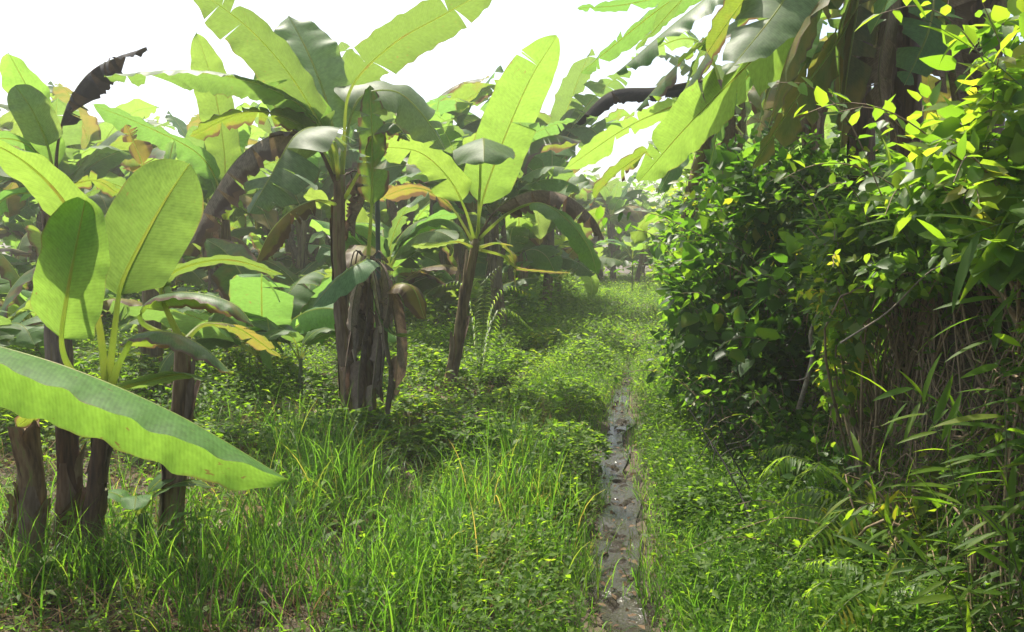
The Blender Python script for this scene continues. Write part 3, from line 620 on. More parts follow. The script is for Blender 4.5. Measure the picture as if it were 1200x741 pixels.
# --- plants over the right-hand bank
hero('large banana plant on the right bank with leaves drooping over the path', (1062, 300, 6.0), [
    ([(1045, -80, 6.0), (990, -50, 5.8), (930, 20, 5.5), (870, 82, 5.3), (805, 148, 5.1), (748, 214, 5.0)], 82, 'leaf_light', dict(face=(-.5, .7, .55), vstart=.28, fold=8, curl=-15, wave=.04, n=48, m=6, tears=(5, 3), gap=.15, label='bright backlit leaf slanting down to the left')),
    ([(1040, -85, 6.0), (1000, -70, 5.6), (945, -35, 5.2), (905, 20, 4.9), (850, 88, 4.7)], 84, 'leaf_blue', dict(face=(-.3, -.6, .8), vstart=.25, fold=12, curl=-20, n=44, m=6, tears=(4, 6), gap=.25)),
    ([(1045, -80, 6.0), (960, -90, 6.1), (880, -40, 6.2), (800, 20, 6.3), (722, 86, 6.4)], 76, 'leaf', dict(face=(-.35, -.25, 1), vstart=.22, fold=-8, curl=-25, n=44, m=6, tears=(3, 8), gap=.3)),
    ([(1048, -80, 6.0), (1020, -20, 5.6), (980, 50, 5.3), (930, 120, 5.1), (880, 200, 5.0)], 78, 'leaf_olive', dict(face=(-.5, .7, .5), vstart=.22, fold=-5, curl=-15, n=44, m=6, tears=(5, 4), gap=.3, label='olive yellow leaf hanging in front of the dark stems')),
    ([(1048, -80, 6.0), (1000, -60, 5.3), (960, 0, 5.0), (925, 60, 4.8), (900, 150, 4.7)], 62, 'leaf_olive', dict(face=(-.6, .5, .5), vstart=.25, tears=(4, 4), fold=-15)),
    ([(1050, -80, 6.0), (1090, -30, 5.5), (1090, 30, 5.2), (1060, 100, 5.0)], 60, 'leaf', dict(face=(.3, -.4, .8), vstart=.3, tears=(5, 5), hang=.2)),
    ([(1050, -80, 6.0), (1130, -80, 5.7), (1190, -10, 5.5), (1225, 80, 5.4)], 80, 'leaf', dict(face=(.3, -.2, 1), vstart=.25, tears=(5, 5), hang=.1)),
    ([(1046, -80, 6.0), (1010, -30, 6.1), (985, 40, 6.1), (985, 130, 6.1)], 44, 'leaf_yellow', dict(face=(-.4, -.3, .7), vstart=.25, fold=-35, tears=(5, 5), hang=.3, name='dead_leaf', label='orange dead leaf hanging against the dark stems')),
    ([(1045, -80, 6.0), (1000, -60, 5.7), (955, 10, 5.6), (935, 90, 5.6), (925, 170, 5.6)], 70, 'leaf', dict(face=(-.7, .2, .5), vstart=.22, tears=(6, 6), hang=.15)),
    ([(1045, -80, 6.0), (1015, -40, 5.4), (1000, 40, 5.2), (990, 110, 5.2), (985, 175, 5.2)], 56, 'leaf_olive', dict(face=(-.6, -.5, .5), vstart=.22, fold=-25, tears=(6, 6), hang=.25)),
    ([(1048, -80, 6.0), (1050, -50, 5.4), (1040, 20, 5.2), (1030, 90, 5.2), (1040, 160, 5.2)], 60, 'leaf_dead', dict(face=(-.2, -.9, .4), vstart=.22, fold=-30, tears=(7, 7), hang=.3, name='dead_leaf')),
    ([(1048, -80, 6.0), (1080, -40, 5.5), (1100, 30, 5.3), (1110, 110, 5.3)], 50, 'leaf_dead', dict(face=(.3, -.8, .4), vstart=.22, fold=-30, tears=(7, 7), hang=.3, name='dead_leaf')),
    ([(1045, -80, 6.0), (970, -80, 5.4), (900, -30, 5.2), (850, 30, 5.2), (800, 110, 5.2)], 70, 'leaf_edge', dict(face=(-.4, .4, .9), vstart=.25, tears=(6, 3), gap=.3, hang=.1)),
    ([(1045, -80, 6.0), (1000, -70, 6.4), (950, -10, 6.6), (910, 60, 6.7), (890, 140, 6.8)], 84, 'leaf', dict(face=(-.6, .5, .5), vstart=.2, tears=(6, 6), hang=.1)),
    ([(1048, -80, 6.0), (1020, -60, 6.6), (1000, 10, 6.8), (985, 100, 6.8)], 84, 'leaf', dict(face=(-.4, .7, .4), vstart=.2, tears=(6, 6), hang=.1)),
    ([(1050, -80, 6.0), (1100, -60, 6.4), (1130, 20, 6.6), (1140, 120, 6.6)], 84, 'leaf', dict(face=(.4, .7, .4), vstart=.2, tears=(6, 6), hang=.1)),
    ([(1050, -80, 6.0), (1075, -60, 6.5), (1090, 30, 6.7), (1085, 140, 6.7)], 80, 'leaf_olive', dict(face=(.1, .8, .4), vstart=.2, tears=(6, 6), hang=.1)),
    ([(1045, -80, 6.0), (960, -90, 5.8), (890, -60, 5.7), (810, -10, 5.8), (745, 60, 5.9)], 66, 'leaf', dict(face=(-.4, .1, 1), vstart=.25, tears=(6, 3), gap=.3, hang=.1)),
    ], [(1062, 150, 6.0), (1055, 40, 6.0), (1048, -85, 6.0)], r0=.11, r1=.08, tm='trunk_red', sheaths=9, seed=15, dead=9, dead_len=1.3)
hero('dark banana stem at the right, half hidden by the large plant on the bank', (1012, 300, 6.8), [
    ([(1000, -40, 6.8), (940, -70, 6.8), (860, -40, 6.8), (780, 5, 6.8), (680, 86, 6.7)], 52, 'leaf', dict(face=(-.3, .5, .9), vstart=.28, fold=0, n=44, tears=(3, 3))),
    ([(1000, -40, 6.8), (930, -60, 7.4), (830, -20, 7.8), (740, 4, 8.0), (676, 10, 8.2)], 32, 'leaf', dict(face=(0, .4, 1), vstart=.4, tears=(2, 2))),
    ([(1000, -40, 6.8), (960, 0, 6.5), (900, 60, 6.2), (850, 130, 6.0), (830, 200, 5.9)], 60, 'leaf', dict(face=(-.5, .6, .6), vstart=.25, tears=(6, 6), gap=.3)),
    ([(1000, -40, 6.8), (950, -30, 7.2), (870, 20, 7.5), (800, 70, 7.7), (745, 130, 7.8)], 56, 'leaf_edge', dict(face=(-.4, -.1, 1), vstart=.25, tears=(7, 7), gap=.4, hang=.15)),
    ], [(1008, 150, 6.8), (1000, -40, 6.8)], r0=.10, r1=.08, tm='trunk_red', sheaths=6, seed=16, dead=4, dead_len=1.2)
hero('dark banana stem near the right edge behind the leafy branches', (1150, 290, 5.6), [
    ([(1150, -60, 5.6), (1110, -70, 5.2), (1060, -30, 4.9), (1020, 40, 4.8)], 60, 'leaf', dict(face=(-.3, -.1, 1), vstart=.3, tears=(3, 3))),
    ([(1150, -60, 5.6), (1190, -60, 5.3), (1240, 0, 5.2)], 60, 'leaf', dict(face=(.3, -.1, 1), vstart=.3, tears=(3, 3))),
    ], [(1152, 150, 5.6), (1150, -60, 5.6)], r0=.11, r1=.08, tm='trunk_red', sheaths=5, seed=17, dead=5, dead_len=1.2)
hero('banana plant beyond the leafy shrub with a brown ragged stem and tattered leaves', (806, 330, 9.3), [
    ([(845, 95, 9.3), (820, 95, 9.2), (770, 103, 9.1), (715, 108, 9.0), (673, 147, 8.9)], 34, 'leaf_black', dict(face=(-.1, -.3, 1), vstart=.2, fold=-35, curl=-40, tears=(3, 10), gap=.5, hang=.3, name='dead_leaf', label='blackened arching leaf with a tattered edge')),
    ([(845, 100, 9.3), (825, 110, 9.4), (780, 128, 9.5), (730, 152, 9.6), (660, 200, 9.7)], 46, 'leaf_light', dict(face=(-.2, .6, .9), vstart=.2, tears=(3, 4), gap=.3)),
    ([(845, 105, 9.3), (815, 140, 9.2), (770, 170, 9.1), (720, 205, 9.0), (672, 262, 8.9)], 44, 'leaf_edge', dict(face=(-.3, .3, 1), vstart=.2, tears=(6, 6), gap=.4, hang=.1)),
    ([(845, 105, 9.3), (830, 140, 9.0), (800, 175, 8.8), (770, 230, 8.7)], 44, 'leaf', dict(face=(-.4, -.2, 1), vstart=.2, tears=(6, 6), gap=.4, hang=.2)),
    ([(845, 100, 9.3), (830, 60, 9.4), (800, 45, 9.6), (740, 70, 9.8)], 48, 'leaf_blue', dict(face=(-.1, .3, 1), vstart=.25, tears=(4, 4))),
    ([(848, 105, 9.3), (880, 90, 9.0), (900, 120, 8.7), (905, 170, 8.6)], 44, 'leaf_edge', dict(face=(.2, -.3, 1), vstart=.25, tears=(5, 5), hang=.1)),
    ], [(812, 240, 9.3), (830, 160, 9.3), (845, 95, 9.3)], r0=.10, r1=.06, sheaths=6, seed=18, dead=6, dead_len=1.3)

hero('banana plant deep behind the right bank, filling the gap between the dark stems', (960, 300, 8.6), [
    ([(955, 60, 8.6), (930, 10, 8.4), (880, 0, 8.2), (830, 50, 8.0), (800, 110, 7.9)], 66, 'leaf', dict(face=(-.4, .3, 1), vstart=.2, tears=(4, 4))),
    ([(955, 60, 8.6), (970, 0, 8.6), (1000, -30, 8.7), (1050, 0, 8.8)], 66, 'leaf_edge', dict(face=(.2, .4, 1), vstart=.2, tears=(4, 4))),
    ([(955, 60, 8.6), (940, 70, 8.2), (905, 100, 8.0), (885, 170, 7.9)], 60, 'leaf_olive', dict(face=(-.4, -.1, 1), vstart=.2, tears=(5, 5), hang=.1)),
    ([(955, 60, 8.6), (975, 50, 8.1), (990, 90, 7.8), (985, 160, 7.7)], 60, 'leaf', dict(face=(.2, -.4, 1), vstart=.2, tears=(5, 5), hang=.1)),
    ([(955, 60, 8.6), (950, 20, 8.3), (930, 30, 7.9), (925, 90, 7.6)], 60, 'leaf_light', dict(face=(-.1, -.3, 1), vstart=.2, tears=(2, 5))),
    ([(955, 60, 8.6), (1000, 60, 8.8), (1050, 90, 9.0), (1080, 160, 9.1)], 60, 'leaf', dict(face=(.4, .1, 1), vstart=.2, tears=(2, 5))),
    ([(955, 60, 8.6), (930, 70, 9.0), (880, 90, 9.3), (840, 160, 9.5)], 60, 'leaf', dict(face=(-.4, .3, 1), vstart=.2, tears=(2, 5))),
    ], [(957, 200, 8.6), (955, 60, 8.6)], r0=.1, r1=.07, sheaths=4, seed=19, dead=5, dead_len=1.2)
# --- further plants: a few built once, then copied into the plantation
def generic(seed, h=2.0, nl=9, L=1.9, w=.5, dead=3, lean=.1):
    r = np.random.default_rng(seed)
    b = np.zeros(3); pl = link('banana_plant', None); pl.empty_display_size = .1
    top = np.array((r.normal(0, lean), r.normal(0, lean), h))
    add_trunk(pl, b, [b, top * .5 + np.array((.03, 0, 0)), top], .075, .05, 'trunk', 3, k=10, seed=seed, n=12)
    for q in range(nl):
        a = q * 2.4 + r.normal(0, .25); e0 = R(r.uniform(35, 84)); ln = L * r.uniform(.7, 1.15); bend = R(r.uniform(40, 150)) * (1.3 - q / nl * .9)
        d = np.array((math.cos(a), math.sin(a), 0)); p = top.copy(); pts = [p.copy()]
        for s in range(5):
            e = e0 - bend * ((s + .5) / 5) ** 1.5
            p = p + ln / 5 * (math.cos(e) * d + math.sin(e) * np.array((0, 0, 1))); pts.append(p.copy())
        tw = r.normal(0, .35, 2)
        f = -d * math.sin(e0 - bend * .35) + np.array((tw[0], tw[1], math.cos(e0 - bend * .35) + .25))
        old = q / nl
        mat = r.choice(['leaf', 'leaf_light', 'leaf_edge', 'leaf_blue', 'leaf_olive', 'leaf_yellow'], p=[.30, .44, .12, .07, .05, .02])
        nt = int(r.choice([0, 1, 3, 6, 9]))
        add_leaf(pl, b, pts, w * r.uniform(.8, 1.15), mat, face=f, vstart=.2, fold=r.uniform(-15, 15), curl=-25, wave=.06, tears=(nt, int(nt * r.random())), gap=.35, hang=.08 * (nt > 2), n=24, m=3, prad=.015)
    if dead: hanging_dead(pl, b, top, dead, h * .6, .22, seed)
    return pl
protos = [generic(100 + i, h=hh, nl=nn, L=LL, w=ww, dead=dd) for i, (hh, nn, LL, ww, dd) in enumerate([
    (1.4, 16, 1.8, .56, 3), (1.7, 16, 2.0, .60, 3), (1.0, 15, 1.6, .50, 2), (1.6, 14, 1.8, .55, 4), (.35, 13, 1.7, .50, 0), (2.0, 16, 2.0, .60, 4)])]
spots = []
rs = random.Random(21)
hero_xy = [(float(o.location.x), float(o.location.y)) for o in col.objects if o.name.startswith('banana_plant') and o not in protos and o.parent is None]
for yy in np.arange(9.8, 40, 2.25):
    wdt = 16 if yy < 30 else 24
    for xx in np.arange(-wdt, wdt, 2.2):
        x = xx + rs.uniform(-.8, .8); y = yy + rs.uniform(-.8, .8); o = x - float(path_x(y))
        if -2.2 < o < 2.0 and y < 36: continue
        if x / y > .41 and y > 11: continue
        if abs(x / y) > .70: continue
        if any(math.hypot(x - a, y - b) < 1.1 for a, b in hero_xy): continue
        if y > 26 and rs.random() < .3: continue
        spots.append((x, y))
spots += [((px - 600) / 1000 * d, d) for px, d in ((590, 14.5), (620, 17.5), (640, 20.5), (655, 24), (845, 13.5), (835, 17), (825, 21), (745, 36), (720, 38))]
spots.sort(key=lambda s: s[1])
used = [False] * len(protos)
LOOKS = ['leafy', 'spreading', 'short', 'ragged', 'stemless', 'tall']
LAND = [(60, 'at the left edge'), (200, 'behind the broad-leaved plant'), (330, 'left of the tall plant'), (460, 'behind the tall plant'), (540, 'left of the leaning plant'), (620, 'right of the leaning plant'), (745, 'beside the path'), (850, 'behind the yellow-green shrub'), (1000, 'behind the dark leafy shrub'), (9999, 'behind the right bank')]
for i, (x, y) in enumerate(spots):
    k = rs.choice((0, 1, 2, 3, 4, 4, 4, 5))
    if not used[k]: o = protos[k]; used[k] = True
    else: o = copy_tree(protos[k])
    o.location = (x, y, G(x, y)); o.rotation_euler = (rs.gauss(0, .03), rs.gauss(0, .03), rs.uniform(0, 6.28)); s = rs.uniform(.85, 1.2) * (1 + .45 * float(sstep(11, 22, y))); o.scale = (s, s, s)
    look = LOOKS[k]
    px = 600 + 1000 * x / y
    land = next(nm for lim, nm in LAND if px < lim)
    row = 'front' if y < 13.5 else ('second' if y < 17 else ('middle' if y < 24 else 'far'))
    if row == 'far': lb = 'hazy %s banana plant in far rows %s' % (look, land)
    else: lb = '%s banana plant in the %s row %s' % (look, row, land)
    tag(o, lb, 'banana plant', 'banana plants in the %s rows' % row)
ORD = ['leftmost', 'second from left', 'third from left', 'fourth from left', 'fifth from left', 'sixth from left', 'seventh from left', 'eighth from left', 'ninth from left']
by = {}
for o in col.objects:
    if o.get('group', '').startswith('banana plants in the'): by.setdefault(o['label'], []).append(o)
for lb, os_ in by.items():
    if 1 < len(os_) <= len(ORD):
        os_.sort(key=lambda o: o.location.x / o.location.y)
        for q, o in enumerate(os_): o['label'] = '%s, %s' % (lb, ORD[q])
for k, u_ in enumerate(used):
    if not u_:
        for ch in list(protos[k].children_recursive): bpy.data.objects.remove(ch)
        bpy.data.objects.remove(protos[k])
# suckers: small young plants
def sucker(label, px, py, d, h, seed, nl=4, w=.2):
    r = np.random.default_rng(seed); b = P(px, py, d); b[2] = G(b[0], b[1])
    pl = thing('banana_sucker', label, 'banana plant', b)
    add_trunk(pl, b, [b, b + (0, 0, h * .25), b + (0.01, 0, h * .5)], .03, .016, 'stem_green', 1, k=8, seed=seed, n=8)
    for q in range(nl):
        a = q * 2.2 + r.random(); e = R(r.uniform(40, 75)); dd = np.array((math.cos(a), math.sin(a), 0)); t0 = b + (0, 0, h * .48); l = h * r.uniform(.55, .8)
        pts = [t0, t0 + l * .35 * (dd * math.cos(e) + np.array((0, 0, math.sin(e)))), t0 + l * .7 * (dd * math.cos(e * .7) + np.array((0, 0, math.sin(e * .7)))), t0 + l * (dd * math.cos(e * .4) + np.array((0, 0, math.sin(e * .35))))]
        add_leaf(pl, b, pts, w * r.uniform(.8, 1.2), r.choice(['leaf', 'leaf_light']), face=-dd * .5 + np.array((0, 0, 1)), vstart=.25, n=20, m=3, prad=.008)
sucker('small young banana plant standing left of the tall plant', 352, 448, 8.3, .95, 1, 5, .26)
sucker('tiny banana sucker between the stems in the left foreground', 165, 650, 4.15, .5, 2, 4, .13)
sucker('small banana plant standing at the far end of the path', 741, 318, 30, 2.6, 3, 6, .55)

# ------------------------------------------------------------------ small leaves: shapes shared by many
def leaf_shape(kind):
    """outline + midrib mesh, base at the origin, along +Y, facing +Z, length 1"""
    if kind == 'ovate': xs_ = [(0, 0), (.12, .26), (.32, .36), (.55, .31), (.78, .17), (1, 0)]
    elif kind == 'heart': xs_ = [(0, 0), (-.06, .22), (.16, .42), (.42, .42), (.72, .24), (1, 0)]
    elif kind == 'round': xs_ = [(0, 0), (.08, .26), (.3, .42), (.6, .42), (.85, .26), (1, 0)]
    else: xs_ = [(0, 0), (.12, .055), (.35, .085), (.6, .075), (.82, .042), (1, 0)]
    cv = .10 if kind != 'lance' else .22
    V = []; F = []
    for y, w in xs_:
        z = -cv * y * y
        yb = max(y, 0) if kind == 'heart' and y < 0 else y
        V += [(-w, y, z + .22 * w), (0, yb, z), (w, y, z + .22 * w)]
    for i in range(len(xs_) - 1):
        a = i * 3
        F += [(a, a + 1, a + 4, a + 3), (a + 1, a + 2, a + 5, a + 4)]
    me = bpy.data.meshes.new('leaf'); me.from_pydata(V, [], F); me.update()
    me.polygons.foreach_set('use_smooth', np.ones(len(F), bool))
    return me
_ls = {}
def leaf_data(kind, mat):
    if (kind, mat) not in _ls:
        me = leaf_shape(kind); me.materials.append(M[mat]); _ls[(kind, mat)] = me
    return _ls[(kind, mat)]
def rot_from(dirv, nv):
    y = Vector(dirv).normalized(); z = Vector(nv); x = y.cross(z)
    if x.length < 1e-4: x = y.orthogonal()
    x.normalize(); z = x.cross(y)
    return Matrix((x, y, z)).transposed()
def put_leaf(parent, base, pos, dirv, nv, size, kind, mat, name='leaf', wide=1.0):
    o = bpy.data.objects.new(name, leaf_data(kind, mat)); col.objects.link(o); o.parent = parent
    m = rot_from(dirv, nv).to_4x4(); m = Matrix.Translation(Vector([float(c) for c in (np.asarray(pos) - base)])) @ m @ Matrix.Diagonal((size * wide, size, size, 1))
    o.matrix_basis = m
    return o

def leaf_cloud(pos, dirs, nv, size, wide=.55, tint=None, curve=.12, fine=False):
    """many small folded leaves in one array set: 8 vertices, 8 triangles each (5 and 4 when plain)"""
    n = len(pos); dirs = nrm(dirs); S = nrm(np.cross(dirs, nv)); Nn = np.cross(S, dirs)
    size = np.broadcast_to(size, (n,))[:, None]
    w = size * wide * .5
    if fine:
        at = lambda y_, x_, z_: pos + dirs * size * y_ + S * w * x_ + Nn * (w * abs(x_) * .3 - size * curve * y_ * y_ + z_ * w)
        V = np.stack([at(0, 0, 0), at(.22, -.85, 0), at(.60, -.82, 0), at(1, 0, 0), at(.60, .82, 0), at(.22, .85, 0), at(.3, 0, 0), at(.65, 0, 0)], 1)
        b = (np.arange(n) * 8)[:, None]
        F = np.stack([b + [q] for q in ([0, 6, 1], [6, 7, 1], [7, 2, 1], [7, 3, 2], [0, 5, 6], [6, 5, 7], [7, 5, 4], [7, 4, 3])], 1).reshape(-1, 3)
        return V.reshape(-1, 3), F, np.repeat(rng.random(n) if tint is None else tint, 8)
    V = np.stack([pos, pos + dirs * size * .42 - S * w + Nn * w * .3, pos + dirs * size * .5, pos + dirs * size * .42 + S * w + Nn * w * .3, pos + dirs * size - Nn * size * curve], 1)
    b = (np.arange(n) * 5)[:, None]
    F = np.stack([b + [[0, 2, 1]], b + [[0, 3, 2]], b + [[1, 2, 4]], b + [[2, 3, 4]]], 1).reshape(-1, 3)
    t = np.repeat(rng.random(n) if tint is None else tint, 5)
    return V.reshape(-1, 3), F, t

def rand_dirs(n, up0=-.2, up1=.9):
    a = rng.random(n) * 6.283; z = rng.uniform(up0, up1, n); h = np.sqrt(np.maximum(0, 1 - z * z))
    return np.stack([np.cos(a) * h, np.sin(a) * h, z], 1)

def blades(x, y, length, width, lean=(0, .35), bend=(.4, 1.6), seg=5, z=None, az=None, tint=None):
    """arching grass blades as ribbons"""
    n = len(x); z = ground_z(x, y) - .01 if z is None else z
    az = rng.random(n) * 6.283 if az is None else az
    th0 = rng.uniform(*lean, n); bd = rng.uniform(*bend, n)
    length = np.broadcast_to(length, (n,)); width = np.broadcast_to(width, (n,))
    h = np.stack([np.cos(az), np.sin(az), 0 * az], 1); up = np.array((0, 0, 1.0))
    tw = az + np.pi / 2 + rng.normal(0, .5, n); side = np.stack([np.cos(tw), np.sin(tw), 0 * tw], 1)
    p = np.stack([x, y, z], 1); rows = []
    for k in range(seg + 1):
        s = k / seg
        w = width * (1 - s ** 2.2) * (.65 + .35 * min(1, s * 4)) * .5
        rows.append(np.stack([p - side * w[:, None], p + side * w[:, None]], 1))
        th = th0 + bd * ((k + .5) / seg) ** 1.6
        p = p + (length / seg)[:, None] * (np.sin(th)[:, None] * h + np.cos(th)[:, None] * up)
    V = np.stack(rows, 1)                                     # n, seg+1, 2, 3
    b = (np.arange(n) * (seg + 1) * 2)[:, None, None]; k = np.arange(seg)[None, :, None] * 2
    F = (b + k + np.array([0, 1, 3, 2])[None, None]).reshape(-1, 4)
    t = np.repeat(rng.random(n) if tint is None else tint, (seg + 1) * 2)
    return V.reshape(-1, 3), F, t

def scatter(n, y0, y1, o0, o1, dens=None, ypow=1.0):
    """points by (offset from the path, distance), thinned by dens(x, y, o)"""
    y = y0 + (y1 - y0) * rng.random(n) ** ypow; o = rng.uniform(o0, o1, n); x = path_x(y) + o
    if dens is not None:
        k = rng.random(n) < dens(x, y, o); x, y, o = x[k], y[k], o[k]
    return x, y, o
def in_view(x, y, m=.08): return np.abs(x) < (.6 + m) * y + .3

def mass_obj(name, parts, mat, label, cat, kind='stuff'):
    Ms = Mass()
    for V, F, t in parts: Ms.add(V, F, None, t)
    return tag(link(name, Ms.mesh(name), M[mat]), label, cat, kind=kind)

# ------------------------------------------------------------------ grass and ground cover
mudfree = lambda x, y, o, w=.06: np.clip((np.abs(o + .0) - w * (1 - .9 * sstep(7, 11, y)) - .16 * (fbm(x * 4, y * 4, 2) - .5)) / .1, 0, 1)
patch = lambda x, y, s=.9, k=0: sstep(.38, .62, fbm(x * s + 40 + k, y * s + 11 + k, 3))

# verge grass, both sides of the path
x, y, o = scatter(60000, 3.0, 14, -1.25, 1.5, lambda x, y, o: mudfree(x, y, o) * (1 - .6 * sstep(.9, 1.5, o)) * (.35 + .65 * patch(x, y, 1.5)), 1.3)
k = in_view(x, y); x, y, o = x[k], y[k], o[k]
g1 = blades(x, y, rng.uniform(.06, .20, len(x)) * (1 + .5 * patch(x, y, 1.2, 5)) * (.7 + .5 * np.clip(np.abs(o), 0, 1)), rng.uniform(.003, .007, len(x)), lean=(0, .6), bend=(.3, 1.8), seg=3)
x, y, o = scatter(30000, 13, 45, -2.2, 1.7, lambda x, y, o: .5 + .5 * patch(x, y, .6), 1.0)
g2 = blades(x, y, rng.uniform(.10, .30, len(x)), rng.uniform(.010, .02, len(x)), lean=(0, .6), bend=(.3, 1.6), seg=2)
x, y, o = scatter(9000, 3.0, 10, .25, 1.5, lambda x, y, o: .3 + .7 * patch(x, y, 1.6, 33), 1.2)
k = in_view(x, y); x, y = x[k], y[k]
g3 = blades(x, y, rng.uniform(.10, .32, len(x)), rng.uniform(.004, .009, len(x)), lean=(0, .6), bend=(.4, 2.0), seg=4)
mass_obj('verge_grass', [g1, g2, g3], 'grass', 'short bright green grass along both sides of the muddy path', 'grass')
# tall grass, left foreground
def tall(x, y, o): return (.06 + .94 * patch(x, y, 1.1, 9) ** 1.6) * sstep(-.55, -.85, o)
x, y, o = scatter(10000, 3.1, 7.4, -5.5, -.5, lambda x, y, o: tall(x, y, o) * (1 - .8 * sstep(5.4, 6.4, y)) * (1 - .75 * sstep(-2.6, -3.6, o)) * (1 - .7 * np.exp(-((o + 1.35) / .25) ** 2)))
k = in_view(x, y); x, y = x[k], y[k]
t1 = blades(x, y, rng.uniform(.22, .62, len(x)), rng.uniform(.0035, .0085, len(x)), lean=(0, .35), bend=(.3, 2.0), seg=6)
# dense tussocks with long blades
tus = []
for (px, py, d, n, hgt) in ((400, 640, 5.2, 170, .75), (350, 600, 5.8, 130, .7), (450, 690, 4.3, 130, .55), (540, 690, 4.2, 120, .55), (300, 720, 3.9, 150, .5), (590, 610, 5.0, 140, .6), (640, 640, 4.7, 150, .55), (250, 690, 4.3, 120, .5), (500, 730, 3.75, 120, .45), (400, 735, 3.7, 110, .45), (640, 700, 4.1, 120, .4), (130, 725, 3.9, 90, .4), (350, 560, 6.4, 110, .5), (610, 560, 5.9, 110, .6), (430, 600, 5.8, 110, .5), (60, 735, 3.7, 110, .45), (200, 735, 3.75, 120, .5), (150, 700, 4.2, 90, .5), (330, 660, 4.7, 120, .65), (20, 650, 4.8, 100, .5), (480, 640, 5.0, 110, .6)):
    c = P(px, py, d); xx = c[0] + rng.normal(0, .14, n); yy = d + rng.normal(0, .14, n)
    tus.append(blades(xx, yy, rng.uniform(.5, 1.15, n) * hgt, rng.uniform(.004, .0105, n), lean=(0, .35), bend=(.2, 2.2), seg=7))
mass_obj('tall_grass', [t1] + tus, 'grass', 'tall arching green grass in the left foreground', 'grass')
x, y, o = scatter(14000, 3.1, 8, -5.5, -.4, lambda x, y, o: .2 + .8 * patch(x, y, 1.4, 30))
k = in_view(x, y); x, y = x[k], y[k]
mass_obj('dry_grass', [blades(x, y, rng.uniform(.1, .45, len(x)), rng.uniform(.003, .007, len(x)), lean=(.2, 1.3), bend=(.3, 1.6), seg=4)], 'grass_dry', 'dry straw-coloured grass lying among the green tufts', 'grass')
x, y, o = scatter(16000, 7, 30, -14, -1.5, lambda x, y, o: patch(x, y, .5, 3) * .9)
k = in_view(x, y); x, y = x[k], y[k]
mass_obj('plantation_grass', [blades(x, y, rng.uniform(.12, .4, len(x)), rng.uniform(.006, .014, len(x)), seg=3)], 'grass', 'loose grass under the banana rows', 'grass')

# ground cover: low shoots, each a whorl of small leaves
def shoots(x, y, hgt, size, nl=5, wide=.5):
    n = len(x); z0 = ground_z(x, y)
    c = np.stack([x, y, z0 + hgt], 1)
    pos = np.repeat(c, nl, 0); m = n * nl
    a = np.tile(np.arange(nl) * 2.4, n) + np.repeat(rng.random(n) * 6.28, nl) + rng.normal(0, .3, m)
    el = rng.uniform(-.35, .7, m)
    d = np.stack([np.cos(a) * np.cos(el), np.sin(a) * np.cos(el), np.sin(el)], 1)
    pos[:, 2] -= np.tile(np.linspace(0, 1, nl), n) * np.repeat(hgt * .55, nl)
    nv = np.array((0, 0, 1.0)) + rng.normal(0, .3, (m, 3))
    return leaf_cloud(pos, d, nv, np.repeat(size, nl) * rng.uniform(.6, 1.2, m), wide, np.clip(np.repeat(rng.random(n), nl) * .7 + rng.random(m) * .3, 0, 1))
# verge weeds
x, y, o = scatter(19000, 3.0, 13, -1.2, 1.6, lambda x, y, o: mudfree(x, y, o, .15) * (.12 + .88 * patch(x, y, 1.3, 14)), 1.25)
k = in_view(x, y); x, y = x[k], y[k]
w1 = shoots(x, y, rng.uniform(.02, .24, len(x)) * (.5 + patch(x, y, 1.3, 14)), rng.uniform(.02, .05, len(x)))
x, y, o = scatter(16000, 12, 42, -2.3, 1.8, lambda x, y, o: .3 + .7 * patch(x, y, .8, 14))
w2 = shoots(x, y, rng.uniform(.03, .35, len(x)), rng.uniform(.05, .10, len(x)), nl=4)
mass_obj('verge_weeds', [w1, w2], 'weed', 'low leafy weeds mixed into the grass beside the path', 'weeds')
# plantation floor
x, y, o = scatter(42000, 6.5, 15, -13, -1.5, lambda x, y, o: .25 + .75 * patch(x, y, .75, 23))
k = in_view(x, y); x, y = x[k], y[k]
w3 = shoots(x, y, rng.uniform(.02, .36, len(x)) * (.4 + patch(x, y, .75, 23)), rng.uniform(.035, .075, len(x)))
x, y, o = scatter(46000, 14, 42, -22, -1.6, lambda x, y, o: .2 + .8 * patch(x, y, .5, 23))
k = in_view(x, y); x, y = x[k], y[k]
w4 = shoots(x, y, rng.uniform(.03, .9, len(x)), rng.uniform(.08, .18, len(x)), nl=4)
mass_obj('plantation_weeds', [w3, w4], 'weed', 'ferny green ground cover under the banana plants', 'weeds')
x, y, o = scatter(12000, 3, 7.5, -5.5, -.5, lambda x, y, o: .2 + .7 * patch(x, y, 1.5, 50))
k = in_view(x, y); x, y = x[k], y[k]
mass_obj('foreground_weeds', [shoots(x, y, rng.uniform(.02, .16, len(x)), rng.uniform(.025, .06, len(x)), wide=.42)], 'weed', 'small leafy weeds among the tall grass in the left foreground', 'weeds')
# larger-leaved weeds standing above the carpet
x, y, o = scatter(2600, 4.0, 13, -9, 1.2, lambda x, y, o: mudfree(x, y, o, .3) * (.15 + .85 * patch(x, y, 1.2, 81)))
k = in_view(x, y); x, y = x[k], y[k]
w6 = shoots(x, y, rng.uniform(.12, .38, len(x)), rng.uniform(.055, .11, len(x)), nl=7, wide=.48)
mass_obj('mixed_weeds', [w6], 'weed', 'scattered larger-leaved weeds standing above the low ground cover', 'weeds')
